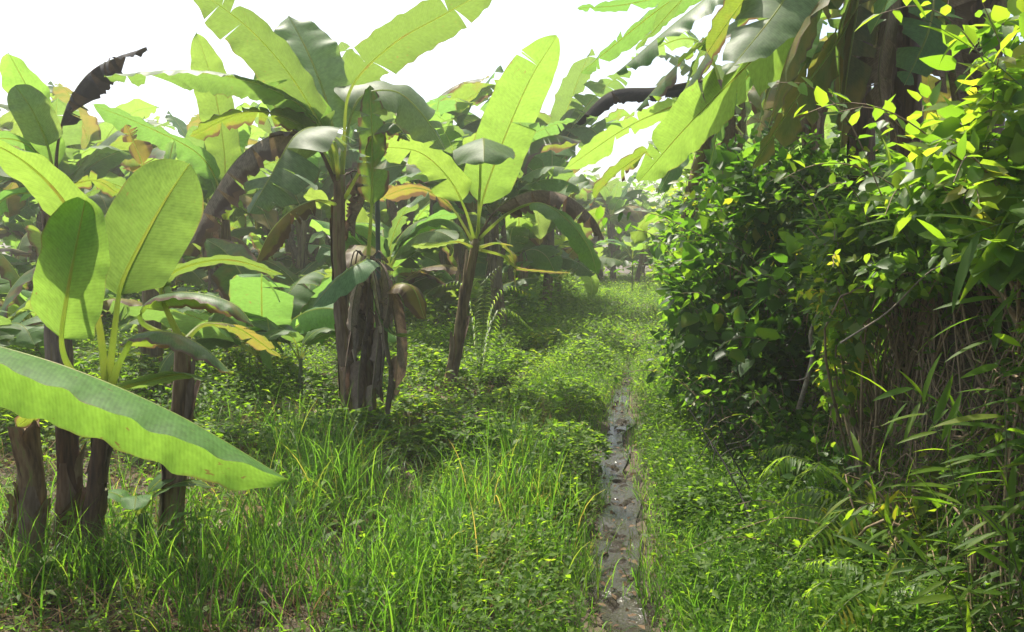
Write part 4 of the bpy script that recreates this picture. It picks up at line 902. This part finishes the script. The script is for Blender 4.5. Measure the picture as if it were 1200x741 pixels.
# leaf litter
x, y, o = scatter(16000, 3, 14, -9, -.6, lambda x, y, o: .3 + .7 * patch(x, y, 1.1, 60))
k = in_view(x, y); x, y = x[k], y[k]; n = len(x)
lit = leaf_cloud(np.stack([x, y, ground_z(x, y) + .012], 1), rand_dirs(n, -.1, .35), np.array((0, 0, 1.0)) + rng.normal(0, .5, (n, 3)), rng.uniform(.04, .14, n), .4)
mass_obj('leaf_litter', [lit], 'litter', 'brown dead leaf litter on the soil under the banana plants', 'leaf litter')

x = rng.uniform(-45, 60, 16000); y = rng.uniform(40, 47, 16000); hz = 4.6 + 3 * (fbm(x * .35, y * .1, 3) - .5)
pf = np.stack([x, y, ground_z(x, y) + hz * rng.random(16000)], 1)
mass_obj('far_thicket', [leaf_cloud(pf, rand_dirs(16000, -.5, .7), np.array((0, 0, 1.)) + rng.normal(0, .5, (16000, 3)), rng.uniform(.3, 1.0, 16000), .35)], 'weed', 'far green thicket closing off the plantation beyond the rows', 'thicket')
x, y, o = scatter(420, 3.2, 10, -.22, .22); n = len(x)
mass_obj('path_litter', [leaf_cloud(np.stack([x, y, ground_z(x, y) + .03], 1), rand_dirs(n, -.1, .4), np.array((0, 0, 1.0)) + rng.normal(0, .5, (n, 3)), rng.uniform(.015, .06, n), .45),], 'litter', 'bits of dead leaf trodden into the muddy path', 'leaf litter')
# whole banana leaves fallen on the ground
def fallen(label, px, py, d, az, L, w, mat, seed):
    b = P(px, py, d); b[2] = G(b[0], b[1]) + .05
    t = thing('fallen_leaf', label, 'dead leaf', b, 'fallen banana leaves')
    r = np.random.default_rng(seed); pts = []
    for q in range(5):
        x_ = b[0] + math.cos(az) * L * (q / 4 - .5) + r.normal(0, .03); y_ = b[1] + math.sin(az) * L * (q / 4 - .5) + r.normal(0, .03)
        pts.append(np.array((x_, y_, G(x_, y_) + .06 + .05 * math.sin(q * 1.7 + seed))))
    add_leaf(t, b, pts, w, mat, face=(0, 0, 1), vstart=.12, fold=12, curl=20, wave=.14, tears=(6, 6), gap=.4, hang=.1, prad=.01, name='blade')
for i, a in enumerate((
    ('dead brown banana leaf lying behind the tip of the huge leaf', 300, 535, 6.6, .4, .9, .3, 'leaf_dead'),
    ('withered leaf lying at the foot of the cut stems', 70, 705, 3.95, .1, .6, .2, 'leaf_dead'),
    ('pale dead leaf on the ground left of the tall plant', 350, 500, 7.6, 2.6, .9, .3, 'leaf_tan'),
    ('brown dead leaf lying on the ditch edge', 575, 595, 5.4, 1.2, .7, .25, 'leaf_dead'),
    ('dead leaf lying in the weeds under the leaning plant', 500, 480, 8.6, .2, .9, .3, 'leaf_dead'),
    ('small tan leaf lying in the grass right of the stout dark stem', 290, 640, 4.7, .8, .5, .18, 'leaf_tan'))): fallen(*a, seed=i)
# low weed bushes that stand out
def weed_bush(label, px, py, d, rx, ry, h, n, size, mat='weed'):
    b = P(px, py, d); b[2] = G(b[0], b[1])
    t = thing('weed_bush', label, 'bush', b, 'low weed bushes')
    u = rng.random(n); a = rng.random(n) * 6.283; q = np.sqrt(u)
    xx = rx * q * np.cos(a); yy = ry * q * np.sin(a)
    zz = h * np.sqrt(np.maximum(0.05, 1 - q * q * .85)) * (.75 + .35 * vnoise(xx * 6 + px, yy * 6 + py)) * rng.uniform(.35, 1.0, n) ** .5
    nl = 5; pos = np.repeat(np.stack([xx, yy, zz], 1), nl, 0); m = n * nl
    a = np.tile(np.arange(nl) * 2.4, n) + np.repeat(rng.random(n) * 6.28, nl); el = rng.uniform(-.4, .5, m)
    dd = np.stack([np.cos(a) * np.cos(el), np.sin(a) * np.cos(el), np.sin(el)], 1)
    V, F, tt = leaf_cloud(pos, dd, np.array((0, 0, 1.)) + rng.normal(0, .3, (m, 3)), rng.uniform(.6, 1.2, m) * size, .5, fine=True)
    Ms = Mass(); Ms.add(V, F, None, tt); tag(link('foliage', Ms.mesh('foliage'), M[mat], t), kind='stuff')
    Ms = Mass()
    for i in range(0, n, max(1, n // 40)):
        C, _ = smooth_curve([(xx[i] * .3, yy[i] * .3, -.02), (xx[i] * .7, yy[i] * .7, zz[i] * .6), (xx[i], yy[i], zz[i])], 6)
        Ms.add(*tube_arrays(C, .004, 4))
    tag(link('stems', Ms.mesh('stems'), M['stem_green'], t), kind='stuff')
for args in (
    ('leafy weed bush at the foot of the leaning banana plant', 545, 535, 6.6, .55, .4, .42, 420, .06),
    ('low weed bush right beside the withered-leaf stem', 478, 500, 7.4, .45, .4, .35, 300, .06),
    ('bright weed bush on the left edge of the muddy path', 668, 560, 6.1, .28, .5, .32, 330, .045),
    ('small dark weed bush between the ditch and the leaning plant', 600, 490, 8.0, .4, .5, .35, 260, .06),
    ('low fresh green bush under the left banana rows', 320, 470, 8.6, .6, .5, .4, 330, .06),
    ('round green bush beside the path beyond the leaning plant', 640, 400, 13, .6, .8, .5, 300, .09),
    ('low green mound in the shade of the middle banana rows', 560, 400, 13, .9, .8, .5, 300, .09),
    ('bright weed clump on the left verge level with the leaning plant', 672, 470, 8.4, .3, .6, .32, 320, .05),
    ('bright weed clump on the left verge beyond the ditch', 690, 425, 11.0, .35, .8, .36, 300, .06),
    ('low bright weed clump on the left verge near the bottom', 648, 625, 4.95, .22, .35, .26, 260, .04),
    ('weed clump on the right verge under the hedge edge', 800, 500, 7.4, .25, .6, .3, 280, .05),
    ('weed clump on the right verge near the bottom', 835, 640, 4.8, .25, .4, .25, 280, .045),
    ('leafy bush around the base of the plant with the upright pale leaf', 285, 440, 9.6, .7, .5, .5, 330, .07),
    ('leafy bush in the gap between the tall and leaning plants', 490, 445, 9.4, .6, .5, .5, 330, .07),
    ('leafy bush to the left of the dark ditch, beyond the leaning plant', 610, 430, 10.6, .6, .6, .5, 330, .07),
    ('tall leafy bush behind the young broad-leaved plant', 130, 455, 8.8, .8, .5, .6, 380, .075),
    ('dark leafy bush between the tall plant and the foreground grass', 400, 535, 6.7, .5, .4, .35, 330, .06),
    ('spreading leafy bush at the left behind the stout dark stem', 255, 545, 6.2, .6, .4, .32, 330, .06),
    ('fresh green bush beyond the cut stems at the far left', 30, 500, 7.2, .7, .5, .4, 330, .06),
    ('bright bush near the ditch in front of the leaning plant', 600, 545, 6.3, .3, .3, .3, 240, .05),
    ): weed_bush(*args)
# broad-leaved weeds near the camera
def broad_weed(label, px, py, d, h, n, size, kind='ovate', seed=0):
    r = np.random.default_rng(seed); b = P(px, py, d); b[2] = G(b[0], b[1])
    t = thing('broadleaf_weed', label, 'weed', b, 'broad-leaved weeds in the grass')
    top = np.array((r.normal(0, .05), r.normal(0, .05), h))
    C, _ = smooth_curve([(0, 0, -.02), top * .5 + (.01, .01, 0), top], 10)
    V, F, uv = tube_arrays(C, .004, 5); link('stem', mesh_np('stem', V, F, uv), M['stem_green'], t)
    for q in range(n):
        f = .25 + .75 * q / (n - 1); p = C[min(9, int(f * 9))]; a = q * 2.4 + r.random() * .4; el = r.uniform(.0, .6)
        dd = (math.cos(a) * math.cos(el), math.sin(a) * math.cos(el), math.sin(el))
        put_leaf(t, np.zeros(3), p, dd, (0, 0, 1), size * r.uniform(.7, 1.2) * (1.1 - .3 * f), kind, 'weed_obj')
for i, (lb, px, py, d) in enumerate((
    ('leafy weed at the bottom edge, left of the mud path', 575, 725, 3.9), ('pointed-leaf weed in the grass right of the bottom centre', 640, 735, 3.75),
    ('broad-leaved weed in the grass below the huge drooping leaf', 240, 720, 3.9), ('leafy weed beside the dark stem in the left foreground', 255, 655, 4.6),
    ('broad-leaved weed between the cut stems at the left', 60, 735, 3.7), ('leafy weed right of the muddy path near the bottom edge', 820, 715, 3.9),
    ('leafy weed on the right verge below the dark twigs', 850, 650, 4.5))):
    broad_weed(lb, px, py, d, random.uniform(.16, .3), random.randint(9, 14), random.uniform(.07, .12), 'ovate', i)

# ------------------------------------------------------------------ right-hand bank: shrubs, vines, stems
def shrub(name, label, cat, lumps, n_obj, n_mass, size, kind, mat_o, mat_m, root, group=None, stems=26, wide=1.0, shoots_n=24, hang=.2):
    """lumps: (centre, (rx, ry, rz)); leaves spread through a thick shell of every lump"""
    b = np.asarray(root, float); t = thing(name, label, cat, b, group)
    lumps = [(np.asarray(c), np.asarray(r_)) for c, r_ in lumps]
    vol = np.array([r_[0] * r_[1] + r_[1] * r_[2] + r_[0] * r_[2] for _, r_ in lumps]); vol /= vol.sum()
    camp = np.array((0, 0, CAM_H))
    def sample(n, shell):
        li = rng.choice(len(lumps), n, p=vol); d = nrm(rng.normal(size=(n, 3)))
        c = np.array([l[0] for l in lumps])[li]; r_ = np.array([l[1] for l in lumps])[li]
        bump = .62 + .72 * vnoise(d[:, 0] * 2.3 + d[:, 2] * 1.7 + li * 5 + 50, d[:, 1] * 2.3 - d[:, 2] * 1.3 + 50)
        q = bump * (1 - shell * rng.random(n) ** 1.7)
        p = c + d * r_ * q[:, None]
        g = ground_z(p[:, 0], p[:, 1])
        ok = p[:, 2] > g + .03
        return p[ok], d[ok]
    def orient(p, d):
        n = len(p)
        dv = nrm(d * .7 + rng.normal(0, .55, (n, 3)) + np.array((0, 0, -hang)))
        nv = nrm(np.array((0, 0, 1.0)) + d * .5 + rng.normal(0, .4, (n, 3)))
        return dv, nv
    p, d = sample(n_mass, .6); dv, nv = orient(p, d)
    V, F, tt = leaf_cloud(p - b, dv, nv, np.clip(rng.lognormal(-.25, .38, len(p)), .3, 1.8) * size, .62 * wide, fine=True)
    Ms = Mass(); Ms.add(V, F, None, tt); tag(link('foliage', Ms.mesh('foliage'), M[mat_m], t), kind='stuff')
    p, d = sample(n_obj * 6, .12)
    face = (nrm(camp - p) * d).sum(1) + .25 * d[:, 2] + rng.random(len(p)) * .4
    idx = np.argsort(-face)[:n_obj * 2]; idx = rng.permutation(idx)[:n_obj]
    p, d = p[idx], d[idx]; dv, nv = orient(p, d)
    for i in range(len(p)):
        put_leaf(t, b, p[i], dv[i], nv[i], size * float(np.clip(rng.lognormal(0, .28), .55, 1.8)), kind, mat_o, wide=wide)
    Ms = Mass()
    p, d = sample(stems, .15)
    for i in range(len(p)):
        mid = (p[i] + b) / 2 + rng.normal(0, .12, 3) + np.array((0, 0, .15))
        C, _ = smooth_curve([b + rng.normal(0, .1, 3) * (1, 1, 0) - np.array((0, 0, .05)), mid, p[i]], 10)
        Ms.add(*tube_arrays(C - b, np.linspace(.011, .0025, 10), 5))
    # arching shoots that break the outline
    ps, ds = sample(shoots_n * 3, .1)
    sel = np.argsort(-(ds[:, 2] * .8 + (nrm(camp - ps) * ds).sum(1)))[:shoots_n]
    SP, SD, SN = [], [], []
    for i in sel:
        dv = nrm(ds[i] + np.array((rng.normal(0, .4), rng.normal(0, .4), .7))); L = rng.uniform(.25, .6) * (size / .09) ** .5
        C, _ = smooth_curve([ps[i] - dv * .15, ps[i] + dv * L * .4, ps[i] + dv * L * .75 + np.array((ds[i][0] * .1, ds[i][1] * .1, -.04)), ps[i] + dv * L + np.array((ds[i][0] * .22, ds[i][1] * .22, -.16))], 14)
        Ms.add(*tube_arrays(C - b, np.linspace(.004, .0015, 14), 4))
        for q in range(3, 14):
            a = rng.normal(size=3); SP.append(C[q] - b); SD.append(nrm(a + dv * .4)); SN.append(np.array((0, 0, 1.)) + rng.normal(0, .3, 3))
    if SP:
        V, F, tt = leaf_cloud(np.array(SP), np.array(SD), np.array(SN), rng.uniform(.55, 1.1, len(SP)) * size, .6 * wide, fine=True)
        M2 = Mass(); M2.add(V, F, None, np.clip(tt * .6 + .4, 0, 1)); tag(link('shoot_leaves', M2.mesh('shoot_leaves'), M[mat_m], t), kind='stuff')
    tag(link('stems', Ms.mesh('stems'), M['twig'], t), kind='stuff')
    return t

def root_at(px, d, off=0):
    x_ = (px - 600) / 1000 * d; return np.array((x_, d, G(x_, d)))
shrub('leafy_shrub', 'large dark leafy shrub on the right beside the path', 'shrub',
      [(P(885, 300, 7.2), (.75, .8, .75)), (P(835, 380, 7.0), (.5, .7, .65)), (P(930, 250, 6.7), (.6, .6, .5)), (P(835, 325, 8.0), (.45, .6, .7)), (P(930, 370, 6.3), (.5, .6, .5)), (P(870, 215, 7.6), (.45, .5, .4)), (P(975, 215, 7.0), (.45, .5, .45)), (P(815, 425, 7.6), (.25, .5, .3)), (P(900, 430, 6.2), (.3, .4, .3))],
      300, 9500, .095, 'ovate', 'shrub_obj', 'shrub', root_at(900, 7.2))
shrub('leafy_shrub', 'yellow-green shrub hanging over the path beyond the dark shrub', 'shrub',
      [(P(822, 270, 10.5), (.45, .8, .6)), (P(826, 330, 10.0), (.4, .8, .6)), (P(842, 225, 10.5), (.5, .6, .5)), (P(812, 345, 12.5), (.45, 1.2, .7))],
      220, 5000, .085, 'ovate', 'vine_obj', 'vine', root_at(850, 10.5))
shrub('leafy_shrub', 'far shrub on the right where the path narrows', 'shrub',
      [(P(818, 300, 17), (.65, 1.5, 1.1)), (P(830, 290, 20), (.8, 2, 1.2)), (P(812, 310, 25), (.9, 3, 1.0))],
      60, 5000, .13, 'ovate', 'vine_obj', 'vine', root_at(840, 18))
shrub('climbing_vine', 'bright heart-leaved vine climbing over the large dark shrub', 'vine',
      [(P(850, 270, 6.7), (.35, .3, .3)), (P(895, 210, 6.9), (.4, .3, .25)), (P(930, 330, 5.9), (.25, .25, .3)), (P(815, 360, 6.6), (.2, .3, .4)), (P(880, 400, 5.9), (.25, .2, .2))],
      170, 250, .12, 'heart', 'shrub_obj', 'shrub', root_at(890, 6.6), stems=14, shoots_n=12)
shrub('trailing_vine', 'light green vine trailing over the edge of the dry bank', 'vine',
      [(P(1000, 285, 4.6), (.28, .4, .22)), (P(1050, 265, 4.4), (.35, .4, .22)), (P(975, 340, 4.6), (.14, .3, .32)), (P(985, 420, 4.7), (.12, .25, .3)), (P(1120, 260, 4.2), (.35, .35, .2)), (P(1180, 270, 3.9), (.3, .35, .2)), (P(1080, 320, 4.0), (.3, .25, .12)), (P(1000, 360, 4.4), (.16, .2, .25))],
      300, 4200, .06, 'ovate', 'vine_obj', 'vine', root_at(1040, 4.6))
shrub('leafy_branches', 'bright broad-leaved branches at the upper right edge', 'shrub',
      [(P(1150, 200, 3.3), (.22, .3, .16)), (P(1185, 130, 3.2), (.16, .3, .2)), (P(1120, 235, 3.5), (.22, .3, .12)), (P(1200, 230, 3.1), (.16, .25, .16)), (P(1175, 60, 3.4), (.14, .25, .16)), (P(1080, 215, 3.9), (.25, .3, .12)), (P(1170, 290, 3.1), (.2, .2, .08))],
      300, 600, .095, 'ovate', 'vine_obj', 'vine', root_at(1240, 3.6), stems=18)
shrub('low_shrub', 'low dark leafy growth at the foot of the bank below the shrub', 'shrub',
      [(P(870, 470, 6.2), (.35, .5, .3)), (P(940, 520, 5.4), (.35, .4, .25)), (P(1010, 560, 4.8), (.35, .4, .2)), (P(830, 440, 7.2), (.3, .6, .3))],
      220, 3600, .065, 'ovate', 'shrub_obj', 'shrub', root_at(930, 5.6))
shrub('low_shrub', 'low mixed weeds at the lower right corner of the bank', 'shrub',
      [(P(1080, 640, 3.9), (.35, .35, .2)), (P(1170, 680, 3.5), (.3, .3, .2)), (P(1000, 660, 4.0), (.25, .3, .14)), (P(1150, 600, 3.7), (.25, .25, .2))],
      260, 2600, .06, 'ovate', 'weed_obj', 'weed', root_at(1110, 3.75))

# dry hanging stems over the bank face
Ms = Mass()
for i in range(620):
    yy = rng.uniform(2.9, 6.8); f = rng.uniform(.3, 1.1); vf, vy = -rng.uniform(.02, .12), rng.normal(0, .085)
    flat = rng.random() < .38
    if flat: vf, vy = rng.normal(0, .03), rng.choice((-1, 1)) * rng.uniform(.06, .14)
    pts = []; lift = abs(rng.normal(.03, .05))
    for q in range(7):
        px_ = float(path_x(yy)) + float(bank_a(yy)) + f * .55
        pts.append((px_ - .03 - lift, yy, G(px_, yy) + lift * .5)); f += vf * rng.uniform(.3, 1.6); yy += vy + rng.normal(0, .03); lift = max(.0, lift + rng.normal(0, .025))
    C, _ = smooth_curve(pts, 16)
    V, F, _u = tube_arrays(C, np.linspace(.004, .0015, 16) * rng.lognormal(0, .5), 4); Ms.add(V, F, None, rng.random())
tag(link('dry_vines', Ms.mesh('dry_vines'), M['twig']), 'tangle of dry brown stems hanging down the face of the bank', 'vines', kind='stuff')

# small creeping leaves and hanging grass on the bank face
n = 22000; yy = rng.uniform(2.8, 8.5, n); ff = rng.uniform(-.25, 1.15, n); xx = path_x(yy) + bank_a(yy) + ff * .55
k = rng.random(n) < (1 - .5 * (sstep(3.1, 3.5, yy) - sstep(4.9, 5.3, yy)) * (sstep(.0, .15, ff) - sstep(.75, .95, ff))) * (.08 + .9 * patch(yy * 1.0, ff * 1.2 + 3, 1.6, 70) * np.where(ff > .55, 1, .6)); xx, yy = xx[k], yy[k]; n = len(xx)
pp = np.stack([xx - .04 - .14 * rng.random(n), yy, ground_z(xx, yy) + .08 * rng.random(n)], 1)
mass_obj('creeping_leaves', [leaf_cloud(pp, rand_dirs(n, -.7, .3) + np.array((-.5, -.3, 0)), np.array((-.5, -.2, 1.)) + rng.normal(0, .4, (n, 3)), rng.uniform(.025, .075, n), .5)], 'vine', 'small creeping green leaves scattered over the dry bank face', 'creeper')
n = 2600; yy = rng.uniform(2.8, 7, n); ff = rng.uniform(-.1, 1.2, n); xx = path_x(yy) + bank_a(yy) + ff * .55
n2_ = 1500; y2 = rng.uniform(3.0, 5.6, n2_); x2 = path_x(y2) + rng.uniform(.95, 1.6, n2_)
bg2 = blades(x2, y2, rng.uniform(.2, .55, n2_), rng.uniform(.004, .010, n2_), lean=(.1, .7), bend=(.6, 2.2), seg=6)
mass_obj('bank_grass', [bg2, blades(xx - .03, yy, rng.uniform(.12, .4, n), rng.uniform(.003, .008, n), lean=(.3, 1.0), bend=(.8, 2.2), seg=5, z=ground_z(xx, yy), az=rng.normal(3.6, .8, n))], 'grass', 'thin grass blades hanging over the right bank', 'grass')
# bamboo-like grass with lance leaves
def cane(label, pts, n, size, seed, mat='vine_obj', rad=.0035, dmin=.2):
    n = int(n * 1.7); size = size * .92
    r = np.random.default_rng(seed); W = PD(pts); b = W[0].copy(); b[2] = G(b[0], b[1]); W[0] = b
    t = thing('bamboo_grass', label, 'grass cane', b, 'lance-leaved canes on the right bank')
    C, L = smooth_curve(W, 30)
    V, F, uv = tube_arrays(C - b, np.linspace(rad, rad * .4, 30), 6); link('stem', mesh_np('stem', V, F, uv), M['stem_green'], t)
    T = nrm(np.gradient(C, axis=0))
    for q in range(n):
        f = dmin + (1 - dmin) * q / (n - 1); i = min(29, int(f * 29)); s = 1 if q % 2 else -1
        sd = nrm(np.cross(T[i], (0, -1, .2))); dv = nrm(T[i] * .45 + sd * s * .75 + np.array((-.35, 0, -.15)) + r.normal(0, .28, 3))
        put_leaf(t, b, C[i], dv, (r.normal(0, .5), r.normal(-.2, .4), 1), size * r.uniform(.55, 1.15), 'lance', 'weed_obj', wide=r.uniform(.6, .95))
for i, a in enumerate((
    ('tall cane with lance leaves leaning left across the dry bank', [(1150, 735, 3.2), (1125, 600, 3.2), (1105, 520, 3.2), (1070, 455, 3.2)], 14, .24),
    ('cane with lance leaves standing at the right edge', [(1190, 730, 3.0), (1180, 560, 3.0), (1175, 450, 3.0), (1150, 370, 3.0)], 16, .24),
    ('cane arching over the bank at eye level on the right', [(1290, 520, 2.9), (1270, 330, 2.9), (1200, 262, 2.9), (1110, 285, 2.9)], 12, .30),
    ('cane with long leaves crossing the dark stems at the upper right', [(1300, 420, 3.0), (1270, 200, 3.0), (1190, 95, 3.0), (1085, 22, 3.0)], 13, .26),
    ('low cane with lance leaves below the dry bank', [(1090, 720, 3.7), (1085, 640, 3.7), (1060, 580, 3.7), (1010, 540, 3.7)], 12, .2),
    ('short cane with drooping leaves at the lower right corner', [(1215, 760, 2.9), (1190, 660, 2.9), (1150, 600, 2.9), (1100, 590, 2.9)], 12, .22),
    ('slim cane on the bank beside the trailing vine', [(1120, 560, 4.0), (1110, 400, 4.0), (1085, 320, 4.0), (1040, 240, 4.0)], 10, .24),
    ('cane with pale leaves rising in front of the fern', [(1060, 735, 3.3), (1050, 650, 3.3), (1030, 600, 3.3), (985, 575, 3.3)], 11, .2),
    ('cane leaning left at mid height in front of the dry bank', [(1175, 640, 3.4), (1150, 540, 3.4), (1115, 480, 3.4), (1050, 470, 3.4)], 12, .22),
    ('cane with upright leaves between the dry bank and the right edge', [(1230, 600, 3.0), (1210, 480, 3.0), (1195, 400, 3.0), (1160, 320, 3.0)], 13, .22),
    ('cane spreading over the bottom right corner', [(1150, 760, 2.9), (1120, 700, 2.9), (1085, 660, 2.9), (1040, 655, 2.9)], 11, .2),
    )): cane(*a, seed=i)

# fern-like fronds arching towards the path
def fern(label, px, py, d, fronds, seed):
    r = np.random.default_rng(seed); b = P(px, py, d); b[2] = G(b[0], b[1])
    t = thing('fern', label, 'fern', b, 'ferns on the right verge')
    for pts in fronds:
        W = [b] + PD(pts); C, L = smooth_curve(W, 34); C = C - b
        T = nrm(np.gradient(C, axis=0)); S = nrm(np.cross(T, (0, 0, 1.0)))
        Ms = Mass(); V, F, uv = tube_arrays(C, np.linspace(.004, .0012, 34), 4)
        Ms.add(V, F, uv)
        fr = link('frond', Ms.mesh('frond'), M['stem_green'], t)
        ii = np.repeat(np.arange(6, 34), 2); sg = np.tile((-1, 1), 28)[:, None]
        f = (ii - 6) / 28
        dv = S[ii] * sg + T[ii] * .5 + np.array((0, 0, -.55)) + r.normal(0, .08, (56, 3))
        V, F, tt = leaf_cloud(C[ii], dv, np.tile((0, 0, 1.0), (56, 1)), .13 * np.sin(np.pi * (.18 + .8 * f)) + .015, .13, r.uniform(.4, 1, 56), .35)
        Ms = Mass(); Ms.add(V, F, None, tt); tag(link('leaflets', Ms.mesh('leaflets'), M['vine'], fr), kind='stuff')
fern('fern with fine drooping fronds at the foot of the bank', 1010, 655, 4.0, [
    [(975, 605, 4.0), (930, 595, 4.0), (885, 630, 3.95)], [(985, 590, 4.0), (950, 572, 4.1), (905, 590, 4.1)], [(1000, 600, 3.9), (965, 620, 3.7), (920, 665, 3.6)], [(1020, 600, 4.0), (1050, 575, 3.9), (1090, 590, 3.9)], [(1010, 590, 4.2), (1000, 560, 4.3), (960, 545, 4.4)]], 1)
fern('second fern further back under the dark shrub', 985, 585, 4.9, [
    [(955, 545, 4.9), (920, 535, 4.9), (890, 560, 4.8)], [(960, 540, 5.0), (930, 520, 5.1), (885, 530, 5.1)], [(990, 530, 4.9), (1010, 520, 4.8), (1040, 545, 4.8)], [(975, 540, 4.8), (945, 555, 4.6), (915, 590, 4.5)]], 2)
fern('pale fern at the bottom right corner', 1040, 735, 3.5, [
    [(1010, 690, 3.5), (970, 680, 3.4), (925, 715, 3.35)], [(1020, 680, 3.5), (990, 655, 3.5), (940, 660, 3.5)], [(1060, 690, 3.4), (1090, 680, 3.3), (1130, 700, 3.3)], [(1030, 690, 3.4), (1000, 700, 3.2), (960, 740, 3.1)]], 3)
fern('small palm-like fern behind the leaning banana plant', 562, 400, 9.8, [
    [(575, 360, 9.8), (595, 335, 9.8), (620, 345, 9.8)], [(552, 355, 9.8), (540, 330, 9.8), (515, 335, 9.8)], [(568, 350, 9.6), (572, 325, 9.5), (585, 312, 9.4)], [(580, 370, 9.7), (600, 365, 9.6), (622, 385, 9.5)]], 4)

# bare branches
def branch(label, pts, rad, mat, twigs, seed):
    r = np.random.default_rng(seed); W = PD(pts); b = W[0].copy()
    t = thing('dead_branch', label, 'branch', b, None)
    C, L = smooth_curve(W, 24); C = C - b
    V, F, uv = tube_arrays(C, np.linspace(rad, rad * .35, 24), 7); link('stem', mesh_np('stem', V, F, uv), M[mat], t)
    for q in range(twigs):
        i = int(r.uniform(4, 22)); d = nrm(r.normal(size=3)); e = C[i] + d * r.uniform(.1, .3)
        Cc, _ = smooth_curve([C[i], (C[i] + e) / 2 + r.normal(0, .02, 3), e], 8)
        V, F, uv = tube_arrays(Cc, np.linspace(rad * .4, .0012, 8), 5); link('twig', mesh_np('twig', V, F, uv), M[mat], t)
def gpt(px, py, d): return (px, py, d)
branch('blackened bare twig leaning over the right verge', [(912, 735, 4.05), (890, 640, 4.3), (858, 560, 4.6), (808, 480, 4.9)], .008, 'twig_dark', 14, 1)
branch('second dark bare twig beside the first on the right verge', [(905, 640, 4.7), (880, 575, 4.8), (850, 520, 4.9), (835, 470, 5.0)], .007, 'twig_dark', 10, 2)
branch('pale grey broken branch slanting down beside the trailing vine', [(936, 480, 5.4), (952, 420, 5.3), (950, 390, 5.25), (966, 350, 5.2), (968, 325, 5.15), (982, 295, 5.1)], .017, 'twig_pale', 3, 3)
branch('pale dry cane crossing the dry bank diagonally', [(985, 402, 4.1), (1040, 366, 3.9), (1090, 318, 3.7), (1130, 305, 3.5), (1190, 268, 3.3)], .005, 'twig_pale', 0, 4)

# bamboo pole beside the withered stem
b = P(446, 505, 7.9); b[2] = G(b[0], b[1]); tp = P(442, 215, 7.9)
t = thing('bamboo_pole', 'thin straight green bamboo pole standing beside the withered-leaf stem', 'pole', b)
C, _ = smooth_curve([b - (0, 0, .05), (b + tp) / 2, tp], 30)
rad = np.full(30, .022); rad[::5] = .026
V, F, uv = tube_arrays(C - b, rad, 10); link('shaft', mesh_np('shaft', V, F, uv), M['pole'], t)
link('node_ring', mesh_np('node_ring', *tube_arrays(np.array([[0, 0, 0], [0, 0, .03]]) + (C[20] - b), .029, 10)), M['pole'], t)

# ------------------------------------------------------------------ humid air
def haze(density):
    V = np.array([(x_, y_, z_) for x_ in (-175, 175) for y_ in (-125, 185) for z_ in (-1.6, 7.0)], float)
    F = np.array([(0, 1, 3, 2), (4, 6, 7, 5), (0, 4, 5, 1), (2, 3, 7, 6), (0, 2, 6, 4), (1, 5, 7, 3)])
    m = bpy.data.materials.new('haze_air'); m.use_nodes = True; t = m.node_tree; t.nodes.clear()
    out = t.nodes.new('ShaderNodeOutputMaterial'); v = t.nodes.new('ShaderNodeVolumePrincipled')
    v.inputs['Color'].default_value = (1, 1, .92, 1); v.inputs['Density'].default_value = density; v.inputs['Anisotropy'].default_value = .45
    t.links.new(v.outputs[0], out.inputs['Volume'])
    tag(link('haze', mesh_np('haze', V, F, smooth=False), m), kind='stuff')
haze(0.0027)
